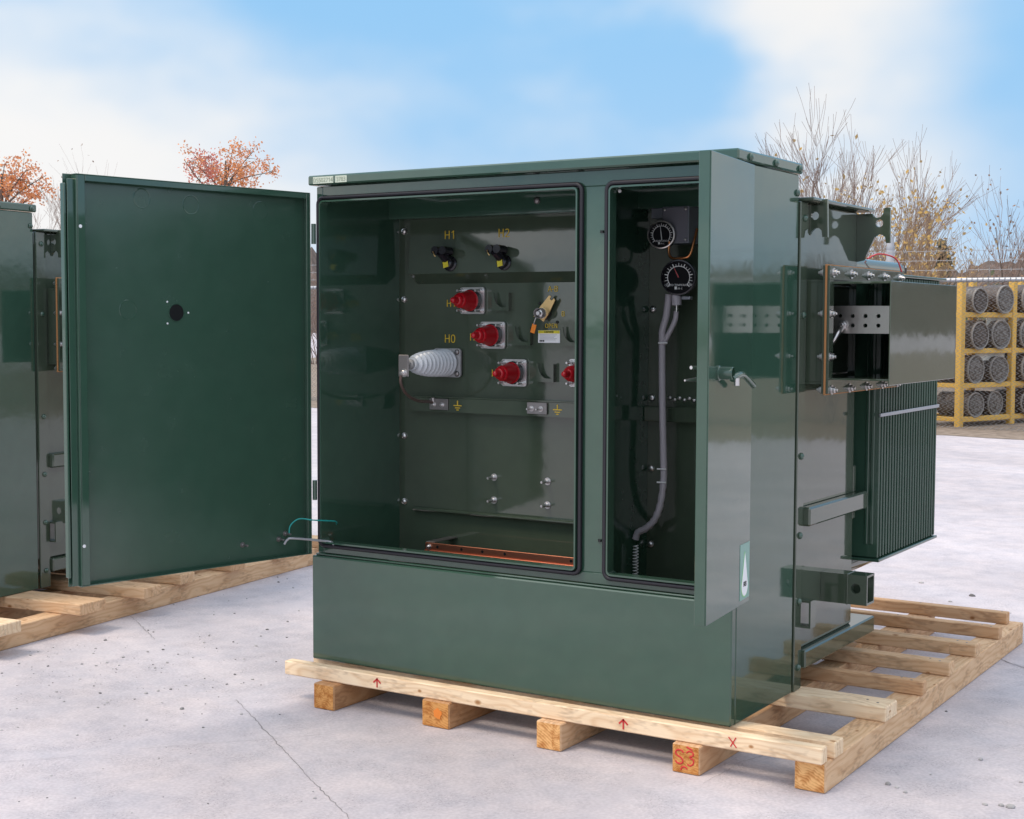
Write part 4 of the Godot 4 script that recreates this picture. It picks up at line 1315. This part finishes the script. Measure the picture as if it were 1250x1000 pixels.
# ---------------------------------------------------------------- fence and racks
func build_fence() -> void:
	var t := thing("chain_link_fence", "galvanised chain link fence with barbed wire on top along the yard edge", "fence", Vector3(0, 0, -14.3))
	var pitch := 0.066
	var hgt := 1.83
	var wire := S()
	var pts := []
	var n := int(hgt / (pitch * 0.5))
	for i in n + 1:
		pts.append(Vector3(0.0 if i % 2 == 0 else pitch, 0.02 + i * pitch * 0.5, 0.002 if i % 2 == 0 else -0.002))
	pts.append(pts[-1] + Vector3(0.01, 0.05, 0))
	tube(wire, pts, 0.005, 3, false, false)
	var wm := wire.commit()
	wm.surface_set_material(0, mat(0.30, 0.30, 0.31, 0.5, 0.3))
	var mm := MultiMesh.new()
	mm.transform_format = MultiMesh.TRANSFORM_3D
	mm.mesh = wm
	var x0 := -18.0
	var x1 := 12.0
	var count := int((x1 - x0) / pitch)
	mm.instance_count = count
	for i in count: mm.set_instance_transform(i, Transform3D(Basis(), Vector3(x0 + i * pitch, 0, 0)))
	var mi := MultiMeshInstance3D.new()
	mi.name = "chain_link_mesh"
	mi.multimesh = mm
	t.add_child(mi)
	mi.set_meta("kind", "stuff")
	var x := x0 + 0.55
	while x <= x1 + 0.01:
		var s := S()
		var big := absf(x + 2.45) < 0.01
		tube(s, [Vector3(x, 0, -0.04), Vector3(x, 1.92, -0.04)], 0.03, 12)
		put(s, "post", M.galv, t)
		x += 3.0
	var s2 := S()
	tube(s2, [Vector3(-2.62, 0, -0.1), Vector3(-2.62, 2.30, -0.1), Vector3(-2.62, 2.301, -0.1), Vector3(-2.62, 2.38, -0.1), Vector3(-2.62, 2.42, -0.1)], [0.052, 0.052, 0.046, 0.044, 0.022], 16)
	var gp := put(s2, "gate_post", mat(0.42, 0.43, 0.46, 0.5), t)
	for y in [2.06, 1.86, 2.26]:
		var s3 := S(); tube(s3, [Vector3(-2.62, y, -0.1), Vector3(-2.62, y + 0.03, -0.1)], 0.058, 16)
		put(s3, "collar", M.galv, gp)
	var s := S(); tube(s, [Vector3(x0, 1.855, -0.035), Vector3(x1, 1.855, -0.035)], 0.029, 10)
	put(s, "top_rail", M.galv, t)
	for y in [1.98, 2.10, 2.22]:
		s = S()
		tube(s, [Vector3(x0, y, -0.04), Vector3(x1, y, -0.04)], 0.0028, 4, false, false)
		var bx := x0
		while bx < x1:
			for k in 2:
				var d := Vector3(0.006, 0.02, 0.012) if k == 0 else Vector3(-0.006, 0.02, -0.012)
				tube(s, [Vector3(bx, y, -0.04) - d, Vector3(bx, y, -0.04) + d], 0.0022, 3, false, false)
			bx += 0.13
		put(s, "barbed_wire", M.galv, t)
	var sg := thing("letter_sign", "small black square sign with a white letter C above the fence", "sign", Vector3(-2.42, 1.94, -14.27))
	s = S(); box(s, Vector3(-0.055, 0.0, -0.004), Vector3(0.055, 0.075, 0.0), 0.001)
	put(s, "panel", M.ink, sg)
	letters(sg, "C", Vector3(0, 0.038, 0.001), 0.062, M.white, Vector3(0, 0, 1), "lettering", 1.0, 700)
	s = S(); tube(s, [Vector3(0, -0.12, -0.012), Vector3(0, 0.07, -0.012)], 0.007, 8)
	put(s, "bracket", M.galv, sg)

func build_racks() -> void:
	var C0 := Vector3(-1.78, 0, -14.66)
	var tdir := Vector3(0.35, 0, -0.936).normalized()
	var turn := atan2(-tdir.z, tdir.x)          # local x runs along the rack, local z towards the yard
	var bay := 1.10
	var dep := 0.62
	var levels := [0.10, 0.53, 0.97, 1.43]
	var t := thing("storage_rack", "yellow steel storage rack holding grey cans behind the chain link fence", "rack", C0, turn)
	var s: SurfaceTool
	for i in 3:
		for z in [0.0, -dep]:
			s = S(); box(s, Vector3(i * bay - 0.045, 0, z - 0.04), Vector3(i * bay + 0.045, 1.90, z + 0.04), 0.006)
			put(s, "upright", M.rackyellow, t)
	for y in levels:
		for i in 2:
			for z in [0.0, -dep]:
				s = S(); box(s, Vector3(i * bay + 0.0455, y - 0.035, z - 0.03), Vector3((i + 1) * bay - 0.0455, y + 0.03, z + 0.03), 0.005)
				put(s, "beam", M.rackyellow, t)
		for i in 3:
			s = S(); box(s, Vector3(i * bay - 0.03, y - 0.03, -dep + 0.0405), Vector3(i * bay + 0.03, y + 0.025, -0.0405), 0.005)
			put(s, "cross_tie", M.rackyellow, t)
		for i in 2:
			for z in [-0.16, -0.40]:
				s = S(); box(s, Vector3(i * bay + 0.0305, y + 0.0, z - 0.04), Vector3((i + 1) * bay - 0.0305, y + 0.012, z + 0.04), 0.002)
				put(s, "deck_slat", M.rackyellow, t)
	# cans lying on the shelves, their lids towards the yard
	var rng := RandomNumberGenerator.new(); rng.seed = 12
	var proto: Node3D = null
	var names := ["bottom", "second", "third", "top"]
	for li in levels.size():
		for i in 2:
			for k in 2:
				if li == 1 and i == 0 and k == 0: pass
				var r := 0.185
				var lx := i * bay + 0.29 + k * 0.50 + rng.randf_range(-0.02, 0.02)
				var lz := 0.04 + rng.randf_range(-0.05, 0.05)
				var k2 := rng.randf_range(0.84, 1.03)
				var pos := C0 + Basis(Vector3.UP, turn) * Vector3(lx, levels[li] + 0.0125 + (r + 0.0095) * k2, lz)
				var label := "grey steel can on the %s rack shelf, %s the fence" % [names[li], ["nearest", "second from", "third from", "farthest from"][i * 2 + k]]
				var o: Node3D
				if proto == null:
					o = thing("steel_can", label, "can", pos, turn, "cans lying on the rack shelves")
					s = S(); lathe(s, [[0.0, -0.62], [r, -0.62], [r, -0.02], [r + 0.008, -0.018], [r + 0.008, 0.0], [r - 0.004, 0.004]], 28)
					put(s, "drum", M.can, o)
					s = S(); lathe(s, [[r - 0.005, 0.003], [r * 0.80, -0.012], [r * 0.76, 0.002], [r * 0.5, 0.006], [0.0, 0.008]], 28)
					put(s, "lid", M.canlid, o)
					s = S(); lathe(s, [[r - 0.012, 0.004], [r - 0.006, 0.010], [r + 0.004, 0.010], [r + 0.009, 0.003], [r + 0.009, -0.016]], 28)
					put(s, "rim", mat(0.26, 0.235, 0.215, 0.5), o)
					s = S(); tube(s, smooth([Vector3(-0.05, 0.06, 0.006), Vector3(-0.04, 0.06, 0.03), Vector3(0.04, 0.06, 0.03), Vector3(0.05, 0.06, 0.006)], 4), 0.007, 6)
					put(s, "handle", M.canlid, o)
					proto = o
				else:
					o = proto.duplicate()
					o.name = numbered("steel_can")
					add_child(o)
					o.position = pos
					tag(o, label, "can", "cans lying on the rack shelves")
				for c in o.get_children():
					if c.name != "rim": c.material_override = M.cans[(rng.randi() % 4) if c.name == "drum" else 2 if rng.randf() < 0.6 else 1]
				o.rotation = Vector3(0, turn + rng.randf_range(-0.12, 0.12), 0)
				o.rotate_object_local(Vector3(0, 0, 1), rng.randf() * TAU)
				o.scale = Vector3.ONE * k2
	# pale packing boards tucked under the shelves
	for d in [[0, 1.335, 0.62, 1.02], [0, 0.885, 0.42, 1.02], [1, 1.335, 0.12, 0.9], [1, 0.885, 0.12, 0.8]]:
		var pos := C0 + Basis(Vector3.UP, turn) * Vector3(d[0] * bay, d[1], -0.05)
		var pk := thing("packing_board", "pale board under the %s shelf in the %s bay of the yellow rack" % ["top" if d[1] > 1.0 else "third", "first" if d[0] == 0 else "second"], "board", pos, turn, "boards under the rack shelves")
		s = S(); box(s, Vector3(d[2], -0.045, -0.02), Vector3(d[3], 0.058, 0.0), 0.002)
		put(s, "panel", mat(0.70, 0.68, 0.62, 0.8), pk)

# ---------------------------------------------------------------- trees
var seg_count := 0
func limb(s: SurfaceTool, tw: SurfaceTool, rng: RandomNumberGenerator, p: Vector3, dir: Vector3, length: float, r: float, depth: int, spread: float, lift: float, tips: Array) -> void:
	var n := 4 if depth > 1 else 3
	var pts := [p]
	var rad := [r]
	var d := dir
	var q := p
	for i in n:
		d = (d + Vector3(rng.randfn(0, 0.10), rng.randfn(0.0, 0.05) + lift * 0.10, rng.randfn(0, 0.10))).normalized()
		q += d * length / n
		pts.append(q)
		rad.append(maxf(r * (1.0 - 0.62 * float(i + 1) / n), 0.003))
	tube(s if r > 0.012 else tw, pts, rad, 6 if r > 0.03 else (4 if r > 0.008 else 3), false, false)
	if depth <= 0:
		tips.append(q)
		return
	var kids := rng.randi_range(3, 4) if depth > 1 else rng.randi_range(3, 5)
	for k in kids:
		var f := rng.randf_range(0.3, 1.0)
		var at: Vector3 = pts[int(f * n)]
		var rr: float = rad[int(f * n)] * rng.randf_range(0.55, 0.8)
		var side := Vector3(rng.randfn(0, 1), rng.randfn(0, 0.4), rng.randfn(0, 1)).normalized()
		var nd := (d + side * spread).normalized()
		limb(s, tw, rng, at, nd, length * rng.randf_range(0.55, 0.8), rr, depth - 1, spread, lift, tips)

func leaf_cloud(s: SurfaceTool, rng: RandomNumberGenerator, at: Array, per: int, size: float, spread: float) -> void:
	for c in at:
		for k in per:
			var p: Vector3 = c + Vector3(rng.randfn(0, spread), rng.randfn(0, spread), rng.randfn(0, spread))
			var a := Vector3(rng.randfn(), rng.randfn(), rng.randfn()).normalized() * size * rng.randf_range(0.6, 1.2)
			var b := a.cross(Vector3(rng.randfn(), rng.randfn(), rng.randfn()).normalized()).normalized() * size * 0.6
			var nn := a.cross(b).normalized()
			tri(s, p - a, p + b, p + a, nn)
			tri(s, p - a, p + a, p - b, nn)

func tree(called: String, label: String, cat: String, at: Vector3, height: float, stems: int, spread: float, depth: int, seed_: int, bark: Material, twig: Material, leaf = null, per := 0, lsize := 0.08, lspread := 0.2, share := 1.0, group := "", width := 0.5, thick := 1.0) -> void:
	var t := thing(called, label, cat, at, 0.0, group)
	var rng := RandomNumberGenerator.new(); rng.seed = seed_
	var s := S()
	var tw := S()
	var tips := []
	for k in stems:
		var a := TAU * k / stems + rng.randf() * 0.8
		var out := Vector3(cos(a), 0, sin(a))
		var lean: float = width * rng.randf_range(0.3, 1.0) if stems > 1 else 0.05
		var hh := height * rng.randf_range(0.75, 1.0)
		limb(s, tw, rng, out * (0.12 if stems > 1 else 0.0), (Vector3.UP + out * lean).normalized(), hh * 0.50, hh * 0.008 * thick + 0.008, depth, spread, 0.5, tips)
	put(s, "trunk", bark, t)
	if tips.size(): put(tw, "twigs", twig, t)
	if leaf != null and per > 0:
		var chosen := []
		for p in tips:
			if rng.randf() < share: chosen.append(p)
		var lf := S()
		leaf_cloud(lf, rng, chosen, per, lsize, lspread)
		var cr := put(lf, "crown", leaf, t)
		cr.set_meta("kind", "stuff")

func build_trees() -> void:
	# bare saplings behind the fence
	tree("bare_tree", "tall bare multi stemmed tree rising behind the lifting hook", "tree", spot(1014, 27.0), 5.9, 4, 0.34, 4, 101, M.bark, M.twig, M.leafgold, 1, 0.05, 0.05, 0.05, "", 0.20)
	tree("bare_tree", "bare slender tree leaning beside the tangled thicket", "tree", spot(1056, 28.0), 6.0, 3, 0.32, 4, 102, M.barkgrey, M.twig, M.leafgold, 1, 0.05, 0.05, 0.05, "", 0.28)
	tree("young_tree", "young tree with a few green and gold leaves left", "tree", spot(1096, 26.0), 4.9, 4, 0.38, 4, 103, M.twigtan, M.twigtan, M.leafgold, 2, 0.045, 0.14, 0.5, "", 0.22)
	tree("bare_tree", "single thin bare stem standing between fir and thicket", "tree", spot(1195, 34.0), 4.8, 1, 0.35, 3, 104, M.barkgrey, M.twig, null, 0, 0.05, 0.1, 0.0, "", 0.1)
	tree("bare_tree", "bare tree with a few brown leaves above the yellow rack", "tree", spot(1241, 30.0), 5.0, 3, 0.45, 3, 105, M.bark, M.twig, M.leafbrown, 2, 0.04, 0.12, 0.5, "", 0.2)
	# the thicket: many thin brown canes
	var k := 0
	var where := ["behind the cabinet's rear top corner", "behind the front lifting hook", "seen between the two lifting hooks", "behind the rear lifting hook", "above the header pipe", "behind the red lead", "beside the grey gate post", "behind the wooden pole", "behind the fir", "over the front upright of the rack", "above the rack's first bay", "below the single thin bare stem", "above the rack's second upright", "under the bare tree over the rack", "beyond the far end of the rack", "seen through the gap beside the door hinges", "behind the cabinet next to the hinge gap"]
	for d in [[985, 29, 2.2], [1008, 25, 2.1], [1030, 24, 2.4], [1052, 23, 2.7], [1072, 24, 3.3], [1092, 23, 3.0], [1104, 25, 2.2], [1123, 44, 2.6], [1140, 46, 2.4], [1170, 36, 2.8], [1186, 38, 3.0], [1204, 36, 3.0], [1222, 34, 2.9], [1240, 33, 3.2], [1262, 34, 3.3], [384, 44, 3.2], [395, 40, 3.0]]:
		var tan: bool = d[0] > 1025 and d[0] < 1110
		tree("bush", ("tan thicket bush with golden leaves %s" if tan else "leafless brown thicket bush %s") % where[k], "bush", spot(d[0], d[1]), d[2] * 1.10, 8, 0.55, 3, 200 + k, M.twigtan if tan else M.twig, M.twigtan if tan else M.twig, M.leafgold if tan else M.leafbrown, 1, 0.04, 0.16, 0.35 if tan else 0.3, "thicket bushes behind the fence", 0.55, 0.55)
		k += 1
	# evergreen
	fir(spot(1150, 33.0), 3.1)
	tree("green_bush", "dark green leafy bush beside the bare tree over the rack", "bush", spot(1238, 31.0), 2.5, 7, 0.6, 3, 301, M.bark, M.twig, M.leafgreen, 5, 0.07, 0.2, 1.0, "", 0.5)
	# autumn trees on the left
	maple("rounded maple with red and orange leaves above the open door", spot(276, 60.0), 7.15, Vector3(2.25, 1.35, 2.1), 41, 0.5)
	maple("orange leaved maple half hidden by the closed transformer", spot(4, 55.0), 5.9, Vector3(1.7, 1.4, 1.7), 42, 0.0)
	tree("bare_tree", "grey bare tree showing between the two transformers", "tree", spot(60, 42.0), 6.0, 4, 0.6, 4, 403, M.barkgrey, M.twig, null, 0, 0.1, 0.2, 0.0, "", 0.4)
	tree("bare_tree", "taller bare treetop showing over the open door near its free edge", "tree", spot(118, 60.0), 9.3, 2, 0.4, 3, 404, M.barkgrey, M.twig, M.leafbrown, 1, 0.06, 0.2, 0.4, "treetops over the door", 0.2)
	tree("bare_tree", "shorter bare treetop showing over the open door beside the taller one", "tree", spot(140, 62.0), 9.2, 2, 0.4, 3, 405, M.barkgrey, M.twig, M.leafbrown, 1, 0.06, 0.2, 0.4, "treetops over the door", 0.2)
	# a low wooded rise far away
	var hs := S()
	var f := FastNoiseLite.new(); f.seed = 6; f.frequency = 0.05; f.fractal_octaves = 4
	var a0 := -1.6
	var prev := []
	for i in 900:
		var th := a0 + i * 0.0035
		var dirv := Vector3(sin(th), 0, -cos(th))
		var base := Vector3(3.3, 0, 3.9) + dirv * 150.0
		var hh := 6.8 + f.get_noise_1d(i * 0.9) * 2.2 + f.get_noise_1d(i * 9.0 + 500.0) * 1.3 + f.get_noise_1d(i * 47.0) * 1.1
		var cur := [base - dirv * 6.0 + Vector3(0, -0.2, 0), base + Vector3(0, hh * 0.7, 0), base + dirv * 6.0 + Vector3(0, hh, 0), base + dirv * 40.0 + Vector3(0, -0.2, 0)]
		if i > 0:
			for j in 3: quad(hs, prev[j], cur[j], cur[j + 1], prev[j + 1], Vector3.UP - dirv * 0.5)
		prev = cur
	var hm := mat(0.20, 0.15, 0.135, 0.95)
	hm.albedo_texture = noise_tex(512, 0.03, 5, 61, Color(0.55, 0.55, 0.52), Color(1, 1, 1))
	hm.uv1_triplanar = true
	hm.uv1_scale = Vector3(0.05, 0.03, 0.05)
	var hill := put(hs, "wooded_hill", hm)
	tag(hill, "", "", "", "structure")

func maple(label: String, at: Vector3, mid: float, rad: Vector3, seed_: int, redness: float) -> void:
	var t := thing("maple_tree", label, "tree", at)
	var rng := RandomNumberGenerator.new(); rng.seed = seed_
	var s := S()
	var tw := S()
	tube(s, [Vector3.ZERO, Vector3(0.1, mid * 0.4, 0.05), Vector3(0.0, mid - rad.y * 0.9, 0.0), Vector3(0.05, mid + rad.y * 0.4, 0.0)], [0.17, 0.13, 0.10, 0.03], 8)
	var parts := [S(), S()]
	var c := Vector3(0, mid, 0)
	for k in 9:                       # main boughs fan out, each with its own sprays of leaves
		var a := TAU * k / 9.0 + rng.randf_range(-0.3, 0.3)
		var up := rng.randf_range(0.25, 1.0)
		var e := c + Vector3(cos(a) * rad.x * (1.05 - 0.6 * up * up), rad.y * (up * 1.05 - 0.25), sin(a) * rad.z * (1.05 - 0.6 * up * up)) * rng.randf_range(0.82, 1.08)
		var root := Vector3(0, mid - rad.y * rng.randf_range(0.5, 1.0), 0)
		var bough := smooth([root, root.lerp(e, 0.45) + Vector3(rng.randfn(0, 0.1), 0.12, rng.randfn(0, 0.1)), e], 5)
		var br := []
		for i in bough.size(): br.append(lerpf(0.05, 0.010, float(i) / (bough.size() - 1)))
		tube(s, bough, br, 5, false, false)
		for j in 11:
			var f := rng.randf_range(0.4, 1.0)
			var p0: Vector3 = bough[int(f * (bough.size() - 1))]
			var p1 := p0 + Vector3(rng.randfn(0, 0.34), rng.randfn(0.10, 0.26), rng.randfn(0, 0.34))
			tube(tw, [p0, p0.lerp(p1, 0.5) + Vector3(0, 0.04, 0), p1], [0.012, 0.008, 0.004], 3, false, false)
			var which := 1 if cos(a) < 0.1 and rng.randf() < redness else 0
			leaf_cloud(parts[which], rng, [p0.lerp(p1, 0.7), p1], rng.randi_range(7, 20), 0.062, 0.12)
	put(s, "trunk", M.bark, t)
	put(tw, "branches", M.bark, t)
	for k in 2:
		if k == 1 and redness <= 0.0: continue
		put(parts[k], "crown", M.leaforange if k == 0 else M.leafred, t).set_meta("kind", "stuff")

func fir(at: Vector3, height: float) -> void:
	var t := thing("fir_tree", "small dark evergreen fir beside the wooden pole", "tree", at)
	var rng := RandomNumberGenerator.new(); rng.seed = 55
	var s := S(); tube(s, [Vector3.ZERO, Vector3(0, height, 0)], [0.06, 0.01], 6)
	put(s, "trunk", M.bark, t)
	s = S()
	var lf := S()
	for i in 90:
		var y := height * (0.12 + 0.86 * i / 90.0)
		var l := (height - y) * 0.30 * rng.randf_range(0.6, 1.15) + 0.06
		var a := rng.randf() * TAU
		var d := Vector3(cos(a), -0.18, sin(a))
		tube(s, [Vector3(0, y, 0), Vector3(0, y, 0) + d * l], [0.012, 0.004], 3, false, false)
		var at2 := []
		for k in 6: at2.append(Vector3(0, y, 0) + d * l * (0.25 + 0.15 * k))
		leaf_cloud(lf, rng, at2, 6, 0.05, 0.05)
	put(s, "branches", M.bark, t)
	var cr := put(lf, "crown", M.needle, t)
	cr.set_meta("kind", "stuff")
	var p := thing("wooden_pole", "plain brown wooden pole standing behind the fence beside the fir", "pole", spot(1131, 31.0))
	s = S(); tube(s, [Vector3.ZERO, Vector3(0, 3.45, 0), Vector3(0, 3.5, 0)], [0.055, 0.048, 0.04], 12)
	put(s, "shaft", M.bark, p)
	s = S(); tube(s, [Vector3(0, 3.501, 0), Vector3(0, 3.53, 0)], [0.052, 0.045], 12)
	put(s, "cap", M.galv, p)
